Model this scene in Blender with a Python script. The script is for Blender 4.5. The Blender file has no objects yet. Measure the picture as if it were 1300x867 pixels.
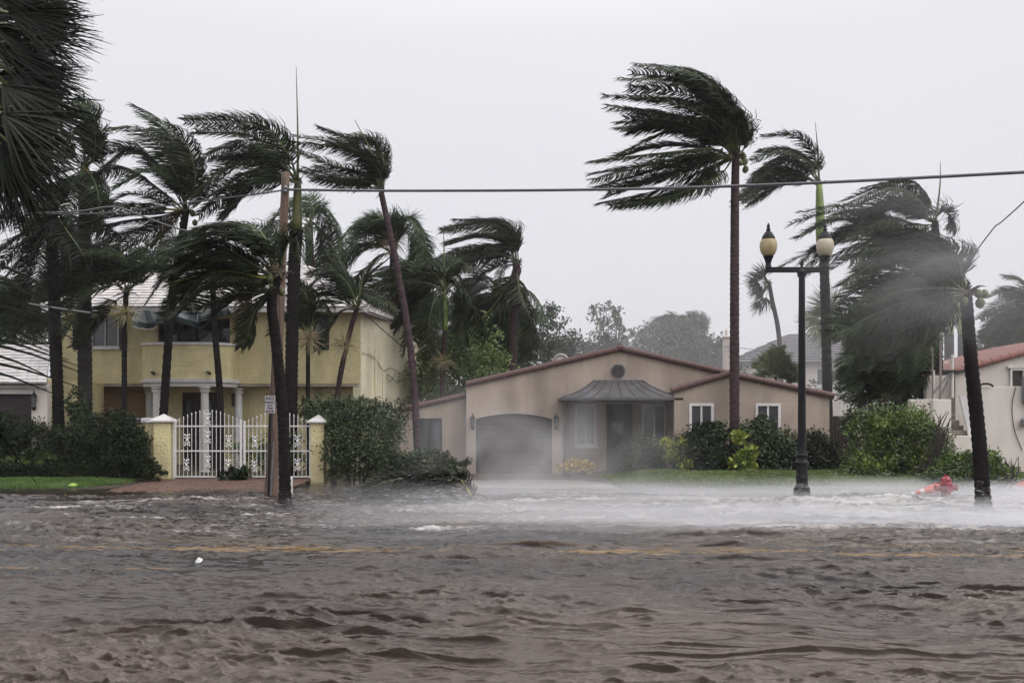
import bpy, math, random
import numpy as np
from mathutils import Vector
R = math.radians
random.seed(7); rng = np.random.default_rng(7)
S = bpy.context.scene
COL = S.collection

# ---------------------------------------------------------------- camera
FPX, HC, HOR = 1264.0, 1.8, 540.0          # focal length in photo pixels, eye height, horizon row
cam = bpy.data.cameras.new('camera'); co = bpy.data.objects.new('camera', cam); COL.objects.link(co)
cam.sensor_width = 36; cam.lens = 36*FPX/1300; cam.shift_y = (HOR-433.5)/1300
cam.clip_start = 0.1; cam.clip_end = 3000
co.location = (0, 0, HC); co.rotation_euler = (R(90), 0, 0); S.camera = co

# ---------------------------------------------------------------- sky, sun, exposure
SUN_EL, SUN_AZ = R(46), R(122)
w = bpy.data.worlds.new('World'); S.world = w; w.use_nodes = True
nt = w.node_tree; nt.nodes.clear()
out = nt.nodes.new('ShaderNodeOutputWorld'); bg = nt.nodes.new('ShaderNodeBackground')
sky = nt.nodes.new('ShaderNodeTexSky'); sky.sky_type = 'NISHITA'; sky.sun_disc = False
sky.sun_elevation = SUN_EL; sky.sun_rotation = SUN_AZ; sky.air_density = 1.0; sky.dust_density = 5.0
tc = nt.nodes.new('ShaderNodeTexCoord'); sep = nt.nodes.new('ShaderNodeSeparateXYZ')
ramp = nt.nodes.new('ShaderNodeValToRGB')   # overcast cloud deck: brighter towards the zenith, even all round
ramp.color_ramp.elements[0].position = 0.0; ramp.color_ramp.elements[0].color = (7.6, 7.6, 8.05, 1)
ramp.color_ramp.elements[1].position = 1.0; ramp.color_ramp.elements[1].color = (21, 20.8, 21.2, 1)
e = ramp.color_ramp.elements.new(0.36); e.color = (8.4, 8.4, 8.8, 1)
cn = nt.nodes.new('ShaderNodeTexNoise'); cn.inputs['Scale'].default_value = 1.6; cn.inputs['Detail'].default_value = 3
cm = nt.nodes.new('ShaderNodeMapRange'); cm.inputs['To Min'].default_value = 0.93; cm.inputs['To Max'].default_value = 1.06
cmul = nt.nodes.new('ShaderNodeVectorMath'); cmul.operation = 'SCALE'
mx = nt.nodes.new('ShaderNodeMix'); mx.data_type = 'RGBA'; mx.inputs['Factor'].default_value = 0.97
L = nt.links.new
L(tc.outputs['Generated'], sep.inputs[0]); L(sep.outputs['Z'], ramp.inputs[0])
L(tc.outputs['Generated'], cn.inputs['Vector']); L(cn.outputs['Fac'], cm.inputs['Value'])
L(ramp.outputs['Color'], cmul.inputs[0]); L(cm.outputs[0], cmul.inputs['Scale'])
L(sky.outputs['Color'], mx.inputs['A']); L(cmul.outputs[0], mx.inputs['B'])
L(mx.outputs['Result'], bg.inputs['Color']); bg.inputs['Strength'].default_value = 0.1
L(bg.outputs[0], out.inputs['Surface'])
sun = bpy.data.lights.new('sun', 'SUN'); sun.energy = 1.5; sun.angle = R(70); sun.color = (1, .97, .93)
so = bpy.data.objects.new('sun', sun); COL.objects.link(so)
so.rotation_euler = (R(90)-SUN_EL, 0, R(180)-SUN_AZ)
S.view_settings.view_transform = 'Standard'; S.view_settings.look = 'None'
S.view_settings.exposure = 0.0; S.view_settings.gamma = 1.0
S.render.engine = 'CYCLES'
cy = S.cycles
cy.max_bounces = 6; cy.diffuse_bounces = 2; cy.glossy_bounces = 2; cy.transmission_bounces = 3
cy.transparent_max_bounces = 8; cy.volume_bounces = 2; cy.use_denoising = True
cy.caustics_reflective = False; cy.caustics_refractive = False
cy.volume_max_steps = 160; cy.use_adaptive_sampling = True; cy.adaptive_threshold = .025; cy.adaptive_min_samples = 24

# ---------------------------------------------------------------- helpers
def P(px, py, Y): return np.array(((px-650)/FPX*Y, Y, HC+(HOR-py)/FPX*Y))
def X(px, Y): return (px-650)/FPX*Y
def Z(py, Y): return HC+(HOR-py)/FPX*Y
MATS = {}
def mat(name, c, c2=None, rough=.7, scale=3.0, bump=0.0, bscale=40, spec=.5, island=0, metallic=0, stretch=None, detail=5, trans=0, mottle=None, coat=0):
    """principled surface: two-tone noise colour, optional fine relief and per-leaf variation"""
    m = bpy.data.materials.new(name); m.use_nodes = True; t = m.node_tree; b = t.nodes['Principled BSDF']
    b.inputs['Roughness'].default_value = rough; b.inputs['Specular IOR Level'].default_value = spec
    b.inputs['Metallic'].default_value = metallic; b.inputs['Coat Weight'].default_value = coat
    tcn = t.nodes.new('ShaderNodeTexCoord'); mp = t.nodes.new('ShaderNodeMapping')
    t.links.new(tcn.outputs['Object'], mp.inputs[0])
    if stretch: mp.inputs['Scale'].default_value = stretch
    c2 = c2 or tuple(v*.75 for v in c)
    n = t.nodes.new('ShaderNodeTexNoise'); n.inputs['Scale'].default_value = scale; n.inputs['Detail'].default_value = detail
    t.links.new(mp.outputs[0], n.inputs['Vector'])
    rp = t.nodes.new('ShaderNodeValToRGB'); rp.color_ramp.elements[0].position = .36; rp.color_ramp.elements[1].position = .66
    rp.color_ramp.elements[0].color = (*c2, 1); rp.color_ramp.elements[1].color = (*c, 1)
    t.links.new(n.outputs['Fac'], rp.inputs[0]); res = rp.outputs['Color']
    if mottle:                                   # large wet stains / runs down the surface
        n2 = t.nodes.new('ShaderNodeTexNoise'); n2.inputs['Scale'].default_value = mottle[0]; n2.inputs['Detail'].default_value = 6
        mp2 = t.nodes.new('ShaderNodeMapping'); mp2.inputs['Scale'].default_value = mottle[2]
        t.links.new(tcn.outputs['Object'], mp2.inputs[0]); t.links.new(mp2.outputs[0], n2.inputs['Vector'])
        mr = t.nodes.new('ShaderNodeMapRange'); mr.inputs['From Min'].default_value = .4; mr.inputs['From Max'].default_value = .7
        mr.inputs['To Min'].default_value = 1; mr.inputs['To Max'].default_value = 1-mottle[1]
        t.links.new(n2.outputs['Fac'], mr.inputs[0])
        vm = t.nodes.new('ShaderNodeVectorMath'); vm.operation = 'SCALE'
        t.links.new(res, vm.inputs[0]); t.links.new(mr.outputs[0], vm.inputs['Scale']); res = vm.outputs[0]
    if island:
        g = t.nodes.new('ShaderNodeNewGeometry'); hs = t.nodes.new('ShaderNodeHueSaturation')
        mr = t.nodes.new('ShaderNodeMapRange'); mr.inputs['To Min'].default_value = 1-island; mr.inputs['To Max'].default_value = 1+island
        t.links.new(g.outputs['Random Per Island'], mr.inputs[0]); t.links.new(mr.outputs[0], hs.inputs['Value'])
        oi = t.nodes.new('ShaderNodeObjectInfo'); mh = t.nodes.new('ShaderNodeMapRange')
        mh.inputs['To Min'].default_value = .485; mh.inputs['To Max'].default_value = .515
        t.links.new(oi.outputs['Random'], mh.inputs[0]); t.links.new(mh.outputs[0], hs.inputs['Hue'])
        t.links.new(res, hs.inputs['Color']); res = hs.outputs['Color']
    t.links.new(res, b.inputs['Base Color'])
    if bump:
        bn = t.nodes.new('ShaderNodeTexNoise'); bn.inputs['Scale'].default_value = bscale; bn.inputs['Detail'].default_value = 4
        t.links.new(mp.outputs[0], bn.inputs['Vector'])
        bp = t.nodes.new('ShaderNodeBump'); bp.inputs['Strength'].default_value = bump; bp.inputs['Distance'].default_value = .03
        t.links.new(bn.outputs['Fac'], bp.inputs['Height']); t.links.new(bp.outputs[0], b.inputs['Normal'])
    if trans:
        tr = t.nodes.new('ShaderNodeBsdfTranslucent'); t.links.new(res, tr.inputs['Color'])
        ms = t.nodes.new('ShaderNodeMixShader'); ms.inputs[0].default_value = trans
        o = t.nodes['Material Output']
        t.links.new(b.outputs[0], ms.inputs[1]); t.links.new(tr.outputs[0], ms.inputs[2]); t.links.new(ms.outputs[0], o.inputs['Surface'])
    MATS[name] = m; return m

WL = {}
def link(o, parent, loc):
    COL.objects.link(o)
    if parent is not None:
        o.parent = parent; o.location = Vector(loc)-WL[parent.name]
    else: o.location = Vector(loc)
    WL[o.name] = Vector(loc)
def tag(o, label=None, cat=None, group=None, kind=None):
    if label: o['label'] = label
    if cat: o['category'] = cat
    if group: o['group'] = group
    if kind: o['kind'] = kind
    return o
def thing(name, label, cat, loc, group=None):
    o = bpy.data.objects.new(name, None); o.empty_display_size = .2; link(o, None, loc)
    return tag(o, label, cat, group)
def mesh_np(name, V, F, mats, parent=None, loc=None, fm=None, smooth=False):
    V = np.asarray(V, float)
    if loc is None: loc = WL[parent.name] if parent is not None else Vector(((V[:,0].min()+V[:,0].max())/2, (V[:,1].min()+V[:,1].max())/2, V[:,2].min()))
    me = bpy.data.meshes.new(name)
    me.from_pydata((V-np.array(loc)).tolist(), [], F if isinstance(F, list) else F.tolist())
    for m in (mats if isinstance(mats, (list, tuple)) else [mats]): me.materials.append(m)
    if fm is not None: me.polygons.foreach_set('material_index', np.asarray(fm, dtype=np.int32))
    if smooth: me.polygons.foreach_set('use_smooth', np.ones(len(me.polygons), bool))
    me.update()
    o = bpy.data.objects.new(name, me); link(o, parent, loc); return o

class MB:
    def __init__(s): s.v = []; s.f = []; s.m = []; s.mi = 0
    def add(s, vs, fs):
        b = len(s.v); s.v += [tuple(map(float, q)) for q in vs]; s.f += [tuple(b+i for i in q) for q in fs]; s.m += [s.mi]*len(fs); return s
    def box(s, x0, x1, y0, y1, z0, z1):
        return s.add([(x0,y0,z0),(x1,y0,z0),(x1,y1,z0),(x0,y1,z0),(x0,y0,z1),(x1,y0,z1),(x1,y1,z1),(x0,y1,z1)],
              [(0,3,2,1),(4,5,6,7),(0,1,5,4),(1,2,6,5),(2,3,7,6),(3,0,4,7)])
    def bbox(s, x0, x1, y0, y1, z0, z1, b=.01):   # chamfered box
        import itertools
        c = [(x0+b,x1-b),(y0+b,y1-b),(z0+b,z1-b)]; o = [(x0,x1),(y0,y1),(z0,z1)]
        vs = []; idx = {}
        for a in range(3):
            for sx, sy, sz in itertools.product((0,1),(0,1),(0,1)):
                k = (sx,sy,sz); p = [o[q][k[q]] if q == a else c[q][k[q]] for q in range(3)]
                idx[(a,)+k] = len(vs); vs.append(p)
        fs = []
        for a in range(3):
            q, r = [i for i in range(3) if i != a]
            for sd in (0,1):
                def key(u, v_):
                    k = [0,0,0]; k[a] = sd; k[q] = u; k[r] = v_; return idx[(a,)+tuple(k)]
                fs.append((key(0,0),key(1,0),key(1,1),key(0,1)))
        for a, b_ in ((0,1),(1,2),(0,2)):
            c_ = 3-a-b_
            for sa in (0,1):
                for sb in (0,1):
                    k0 = [0,0,0]; k0[a] = sa; k0[b_] = sb; k1 = list(k0); k1[c_] = 1
                    fs.append((idx[(a,)+tuple(k0)], idx[(a,)+tuple(k1)], idx[(b_,)+tuple(k1)], idx[(b_,)+tuple(k0)]))
        for sx, sy, sz in itertools.product((0,1),(0,1),(0,1)):
            fs.append((idx[(0,sx,sy,sz)], idx[(1,sx,sy,sz)], idx[(2,sx,sy,sz)]))
        return s.add(vs, fs)
    def tube(s, pts, rad, n=8, cap=True, wob=0):
        pts = [np.asarray(p, float) for p in pts]; k = len(pts)
        if not hasattr(rad, '__len__'): rad = [rad]*k
        vs = []
        up = np.array((0.13,.97,.2)); last = None
        for i, p in enumerate(pts):
            t = pts[min(i+1,k-1)]-pts[max(i-1,0)]; t = t/(np.linalg.norm(t)+1e-9)
            a = np.cross(t, up if last is None else np.cross(last, t)); 
            if last is None: a = np.cross(t, up)
            else: a = last-t*np.dot(last, t)
            a /= np.linalg.norm(a)+1e-9; last = a; b = np.cross(t, a)
            for j in range(n):
                an = 2*math.pi*j/n; r = rad[i]*(1+(random.uniform(-wob, wob) if wob else 0))
                vs.append(p+a*math.cos(an)*r+b*math.sin(an)*r)
        fs = [(i*n+j, i*n+(j+1)%n, (i+1)*n+(j+1)%n, (i+1)*n+j) for i in range(k-1) for j in range(n)]
        if cap: fs += [tuple(range(n))[::-1], tuple((k-1)*n+j for j in range(n))]
        return s.add(vs, fs)
    def lathe(s, c, prof, n=16):     # prof: (radius, z) from bottom to top
        vs = [(c[0]+r*math.cos(2*math.pi*j/n), c[1]+r*math.sin(2*math.pi*j/n), c[2]+z) for r, z in prof for j in range(n)]
        k = len(prof)
        fs = [(i*n+j, i*n+(j+1)%n, (i+1)*n+(j+1)%n, (i+1)*n+j) for i in range(k-1) for j in range(n)]
        fs += [tuple(range(n))[::-1], tuple((k-1)*n+j for j in range(n))]
        return s.add(vs, fs)
    def prism(s, poly, y0, y1):      # polygon in x,z extruded along y
        n = len(poly)
        vs = [(x, y0, z) for x, z in poly]+[(x, y1, z) for x, z in poly]
        fs = [tuple(range(n)), tuple(range(2*n-1, n-1, -1))]+[(i, n+i, n+(i+1)%n, (i+1)%n) for i in range(n)]
        return s.add(vs, fs)
    def build(s, name, mats, parent=None, loc=None, smooth=False, label=None, kind=None):
        o = mesh_np(name, s.v, s.f, mats, parent, loc, s.m if isinstance(mats, (list, tuple)) else None, smooth)
        if label: o['label'] = label
        if kind: o['kind'] = kind
        return o

def curve(pts, n):                   # Catmull-Rom through the points
    pts = [np.asarray(p, float) for p in pts]
    if len(pts) == 2: return np.array([pts[0]+(pts[1]-pts[0])*i/(n-1) for i in range(n)])
    q = [2*pts[0]-pts[1]]+pts+[2*pts[-1]-pts[-2]]; m = len(pts)-1; res = []
    for i in range(n):
        u = i/(n-1)*m; k = min(int(u), m-1); t = u-k; a, b, c, d = q[k:k+4]
        res.append(.5*((2*b)+(c-a)*t+(2*a-5*b+4*c-d)*t*t+(3*b-a-3*c+d)*t**3))
    return np.array(res)

# gradient noise on arrays
_perm = rng.permutation(512).astype(int)
def pnoise(x, y, seed=0):
    xi = np.floor(x).astype(int); yi = np.floor(y).astype(int); xf = x-xi; yf = y-yi
    u = xf*xf*xf*(xf*(xf*6-15)+10); v = yf*yf*yf*(yf*(yf*6-15)+10)
    def g(ix, iy, dx, dy):
        h = _perm[(_perm[(ix+seed*37) & 511]+iy) & 511]*2*math.pi/512
        return np.cos(h)*dx+np.sin(h)*dy
    a = g(xi, yi, xf, yf); b = g(xi+1, yi, xf-1, yf); c = g(xi, yi+1, xf, yf-1); d = g(xi+1, yi+1, xf-1, yf-1)
    return (a*(1-u)+b*u)*(1-v)+(c*(1-u)+d*u)*v

# ---------------------------------------------------------------- materials
m_leaf   = mat('palm_leaf', (.028,.040,.014), (.011,.018,.007), .5, 2, island=.45, spec=.15, trans=.08)
m_leaf_m = mat('palm_leaf_mid', (.055,.080,.036), (.026,.042,.020), .5, 2, island=.45, spec=.2, trans=.12)
m_leaf_b = mat('palm_leaf_blue', (.034,.056,.036), (.018,.033,.024), .42, 2, island=.4, spec=.5, trans=.1)
m_leaf_y = mat('palm_leaf_light', (.10,.13,.04), (.05,.08,.025), .5, 2, island=.4, trans=.2)
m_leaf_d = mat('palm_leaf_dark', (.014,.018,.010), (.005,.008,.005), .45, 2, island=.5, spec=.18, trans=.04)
m_dead   = mat('dead_frond', (.11,.075,.045), (.05,.035,.022), .85, 3, island=.4)
m_stem   = mat('frond_stem', (.09,.11,.03), (.05,.07,.02), .5, 2)
m_stem_y = mat('frond_stem_yellow', (.34,.30,.05), (.20,.20,.04), .5, 2)
m_shaft  = mat('crownshaft', (.20,.26,.055), (.12,.18,.04), .45, 2, stretch=(3,3,.6))
m_shaft_o= mat('crownshaft_rust', (.30,.17,.03), (.055,.07,.022), .5, 2.2, stretch=(2,2,.9))
m_trunk  = mat('palm_trunk', (.07,.045,.042), (.025,.017,.017), .85, 7, .7, 30, spec=.15, stretch=(1,1,3))
m_trunk_d= mat('palm_trunk_dark', (.024,.017,.018), (.007,.006,.006), .85, 7, .8, 30, spec=.1, stretch=(1,1,3))
m_trunk_g= mat('royal_trunk', (.045,.040,.038), (.020,.018,.017), .85, 3, .5, 20, spec=.15, stretch=(1,1,2))
m_trunk_p= mat('palm_trunk_purple', (.095,.058,.064), (.035,.024,.029), .85, 6, .7, 25, spec=.15, stretch=(1,1,3))
m_seed   = mat('seed_stalks', (.42,.36,.21), (.22,.18,.09), .8, 5, island=.3)
m_coco   = mat('coconut_green', (.11,.13,.035), (.06,.07,.02), .5, 8)
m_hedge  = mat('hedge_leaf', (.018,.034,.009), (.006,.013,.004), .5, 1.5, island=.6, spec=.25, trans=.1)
m_hedge_l= mat('hedge_leaf_light', (.12,.19,.025), (.022,.042,.010), .5, 1.1, island=.5, trans=.15)
m_bush   = mat('bush_leaf', (.050,.078,.024), (.016,.028,.010), .5, 1.8, island=.55, trans=.12)
m_bush_y = mat('croton_leaf', (.44,.42,.08), (.12,.17,.03), .5, 1.6, island=.5, trans=.15)
m_tree   = mat('tree_leaf', (.05,.075,.03), (.022,.036,.016), .55, .6, island=.45, trans=.12)
m_tree_l = mat('tree_leaf_light', (.15,.21,.055), (.055,.085,.025), .55, .6, island=.45, trans=.12)
m_flower = mat('yellow_flower', (.55,.38,.06), (.30,.20,.04), .6, 4, island=.4)
m_bark   = mat('bark', (.05,.04,.032), (.025,.02,.017), .9, 9, .6, 30)
m_yellow = mat('yellow_stucco', (.80,.71,.41), (.70,.61,.34), .8, 2.5, 1.0, 12, mottle=(.9,.30,(1,1,.30)))
m_yside  = mat('yellow_stucco_lit_side', (.86,.81,.61), (.78,.72,.52), .8, 2.5, .6, 14, mottle=(.9,.32,(1,1,.3)))  # paler than the front wall: light from the right put into the colour
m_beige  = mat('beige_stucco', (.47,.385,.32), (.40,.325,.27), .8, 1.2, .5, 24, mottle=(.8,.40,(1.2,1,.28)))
m_cream  = mat('pale_stucco', (.71,.65,.60), (.63,.575,.53), .8, 1.2, .25, 30, mottle=(.7,.2,(1,1,.3)))
m_white  = mat('white_trim', (.72,.70,.69), (.62,.60,.59), .6, 4, .1, 30, mottle=(1.5,.2,(1,1,.3)))
m_gate   = mat('white_gate_paint', (.74,.73,.72), (.62,.61,.61), .35, 8, .1, 40)
m_rooft  = mat('white_roof_tile', (.80,.76,.75), (.62,.58,.58), .6, 2.5, .3, 30, mottle=(1.6,.25,(1,1,1)))
m_barrel = mat('clay_barrel_tile', (.15,.082,.078), (.065,.042,.042), .7, 6, .4, 30)
m_barrel_r=mat('red_barrel_tile', (.27,.115,.095), (.15,.075,.065), .7, 4, .4, 30)
m_rgrey  = mat('grey_roof_tile', (.13,.12,.13), (.08,.075,.08), .7, 5, .3, 30)
m_roofin = mat('roof_underside', (.10,.08,.07), None, .9, 4)
m_glass  = mat('dark_glass', (.018,.02,.024), (.012,.013,.016), .08, 1.5, spec=.6)
m_glassg = mat('grey_glass', (.10,.11,.115), (.06,.065,.07), .15, 1.5, spec=.6)
m_dark   = mat('dark_wood', (.035,.022,.020), (.018,.012,.012), .55, 6, .3, 20)
m_shut   = mat('dark_shutter', (.022,.028,.026), (.014,.017,.016), .5, 6)
m_garage = mat('garage_door_brown', (.034,.022,.023), (.020,.014,.015), .6, 3, .2, 20, stretch=(1,1,6))
m_copper = mat('weathered_metal_canopy', (.085,.080,.085), (.045,.043,.047), .5, 2.5, .15, 10, spec=.5)
m_ply    = mat('plywood', (.30,.19,.10), (.20,.12,.065), .8, 3, .3, 20, stretch=(.5,1,5))
m_awn    = mat('awning_green', (.032,.055,.058), (.018,.034,.038), .35, 3, spec=.6)
m_black  = mat('black_iron', (.010,.010,.012), (.006,.006,.008), .5, 8, spec=.25)
m_pole   = mat('weathered_pole', (.19,.125,.095), (.075,.05,.04), .85, 5, .8, 12, stretch=(4,4,.25))
m_metal  = mat('galvanised_pipe', (.25,.25,.26), (.14,.14,.15), .45, 6, metallic=.5)
m_cable  = mat('cable_grey', (.10,.10,.11), None, .5, 4)
m_cabled = mat('cable_dark', (.02,.02,.022), None, .6, 4)
m_globe  = mat('amber_glass_globe', (.60,.50,.31), (.48,.38,.21), .2, 5, trans=.35)
m_globe2 = mat('milky_glass_globe', (.72,.66,.54), (.60,.53,.40), .2, 5, trans=.35)
m_red    = mat('hydrant_red', (.32,.012,.03), (.22,.009,.02), .3, 6, .1, 30, coat=.3)
m_orange = mat('cone_orange', (.62,.065,.035), (.45,.05,.03), .45, 5)
m_sign   = mat('sign_face', (.58,.55,.56), (.46,.43,.45), .5, 12)
m_print  = mat('sign_print', (.04,.025,.025), None, .6, 5)
m_lawn   = mat('lawn_soil', (.07,.12,.022), (.04,.07,.014), .8, 2, .6, 60)
m_grass  = mat('grass_blade', (.085,.15,.022), (.045,.08,.014), .6, .7, island=.4, trans=.2)
m_grass_d= mat('grass_blade_muted', (.16,.22,.065), (.10,.14,.04), .6, .7, island=.4, trans=.2)
m_brickp = mat('wet_paver', (.17,.085,.055), (.10,.055,.04), .45, 4, .4, 30, mottle=(1,.4,(1,1,1)))
m_ground = mat('wet_ground', (.085,.065,.05), (.05,.04,.03), .6, 1.5, .5, 30)
m_road   = mat('asphalt', (.030,.025,.023), (.020,.017,.016), .7, 3, .3, 60)
m_line   = mat('worn_yellow_paint', (1.0,.60,.08), (.75,.38,.05), .6, 3)
m_shaft_k= mat('crownshaft_dark', (.12,.12,.03), (.045,.055,.018), .55, 2.2, stretch=(2,2,.9))
m_ball   = mat('lime_plastic', (.33,.50,.08), None, .4, 5)
m_foamw  = mat('foam_white', (.8,.8,.8), (.6,.6,.62), .5, 9)
m_conc   = mat('wet_concrete', (.26,.22,.20), (.17,.145,.13), .5, 1.5, .3, 30)

# ---------------------------------------------------------------- ground, road, water
def ground_h(x, y):
    """shore: flooded road trough in front, yards just above the water behind"""
    edge = np.where(x < -6.5, 28.6, np.where(x < 1.2, 34.4, 25.6))
    # smooth the shoreline between the three stretches
    edge = 28.6+(31.6-28.6)/(1+np.exp(-(x+11.2)*2.2))+0*x
    edge = edge+(33.2-31.6)/(1+np.exp(-(x+6.0)*2))
    edge = edge-(33.2-26.0)/(1+np.exp(-(x-3.4)*2.4))
    edge = edge+.35*pnoise(x*.5+9, y*.5)
    t = np.clip((y-edge)/.9, -1, 1)
    yard = 1/(1+np.exp((x+11.6)*4))+1/(1+np.exp(-(x-3.6)*3))
    return t*.10+.22*np.clip((y-edge-.3)/(3.6), 0, 1)*yard*(x > -60)
gx = np.concatenate([np.linspace(-400,-40,12), np.linspace(-36,-20,16), np.linspace(-19.8,19.8,199), np.linspace(20,36,16), np.linspace(40,400,12)])
gy = np.concatenate([np.linspace(-60,-2,6), np.linspace(0,23,12), np.linspace(23.6,37,92), np.linspace(38,60,12), np.linspace(70,700,16)])
GX, GY = np.meshgrid(gx, gy)
GZ = np.where(GY < 24.0, -.14, ground_h(GX, GY)); 
def grid_faces(r, c):
    i = np.arange(r-1)[:,None]*c+np.arange(c-1)[None,:]
    return np.stack([i, i+1, i+c+1, i+c], -1).reshape(-1, 4)
o = mesh_np('ground', np.stack([GX.ravel(), GY.ravel(), GZ.ravel()], 1), grid_faces(len(gy), len(gx)), m_ground, smooth=True); tag(o, kind='structure')
def sheet(name, x0, x1, y0, y1, z, m):
    return tag(MB().box(x0, x1, y0, y1, z-.02, z).build(name, m), kind='structure')
sheet('road', -60, 60, 4.5, 23.9, -.118, m_road)
kb = MB().box(-60, 60, 23.9, 24.05, -.15, -.035); tag(kb.build('kerb', m_conc), kind='structure')
# road markings: the double yellow line runs very slightly askew; it lies on the road and is seen through the shallow water
def marking(name, pts, wd, z=-.055, wv=.6):
    V = []; 
    for (x, y) in pts:
        a, b = [wd*(.5+wv*float(pnoise(np.array([x*2.3+k]), np.array([k+.3]), 51)[0])+wv*.6*float(pnoise(np.array([x*7+k]), np.array([k+.3]), 52)[0])) for k in (3, 9)]
        V += [(x, y-a, z), (x, y+b, z)]
    F = [(2*i, 2*i+2, 2*i+3, 2*i+1) for i in range(len(pts)-1)]
    return mesh_np(name, V, F, m_line)

# water --------------------------------------------------------
def wave_h(x, y):
    wx = x+.6*pnoise(x*.35, y*.5, 1); wy = y+.35*pnoise(x*.3+5, y*.4, 2)
    sk = wy+.10*wx
    amp = np.clip(.5+.9*pnoise(x*.16+3, y*.2+1, 3), .3, 1)
    def ridge(a, b, sd, k=2.0): return np.clip(1-np.abs(pnoise(a, b, sd))*k, 0, 1)
    patch = np.clip(.62+1.3*pnoise(x*.22+40, y*.35+7, 13), .1, 1.2)          # gusts roughen some areas more
    big = .115*amp*ridge(wx*.22, sk*1.35, 4, 2.2)**3.4+.075*amp*ridge(wx*.42+7, sk*2.5+3, 5, 2.2)**3+.035*amp*ridge(wx*.9, sk*5.2, 16, 2)**2.5
    mid = .034*pnoise(wx*1.2+2, (wy-.3*wx)*4.2, 6)+.042*patch*ridge(wx*2.6, (wy+.22*wx)*6.5, 7, 1.8)**2
    fine = 1.15*patch*(.040*ridge(wx*1.25+wy*.5, (wy+.20*x)*7.5, 8, 1.6)**1.7+.024*ridge(wx*3.2-y*1.5, (wy-.16*x)*18, 9, 1.5)**1.5+.008*ridge(x*12, (y+.15*x)*36, 14, 1.4))
    h = big+mid+fine+.05*pnoise(x*.25, y*.55, 10)
    b = np.clip((y-15.5)/5, 0, 1)
    h = h+b*(.03*np.abs(pnoise(x*1.6, y*4, 11))+.016*pnoise(x*4, y*8, 12)+.008*pnoise(x*9, y*18, 15))
    return h, big+.5*mid
ys = np.concatenate([np.linspace(-40, 4, 30), FPX*HC/np.linspace(FPX*HC/4.2, 190, 200)])
ys = np.unique(np.concatenate([ys, FPX*HC/np.linspace(345, 60, 900)]))
us = np.concatenate([np.linspace(-6, -.66, 60), np.linspace(-.65, .65, 900), np.linspace(.66, 6, 60)])
YY = np.repeat(ys[:,None], len(us), 1); XX = us[None,:]*np.maximum(np.abs(YY), 5.5)*1.0
ZZ, BG_ = wave_h(XX, YY); kk_ = np.clip((30.5-YY)/8, .18, 1); ZZ = ZZ*kk_
lean_ = BG_*kk_*(YY > 3.5)
V = np.stack([(XX-.35*lean_).ravel(), (YY-1.0*lean_).ravel(), ZZ.ravel()-.03], 1)      # crests lean over towards the lee side
water = mesh_np('water', V, grid_faces(len(ys), len(us)), None, smooth=True, loc=Vector((0,0,0)))
tag(water, kind='structure')
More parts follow.
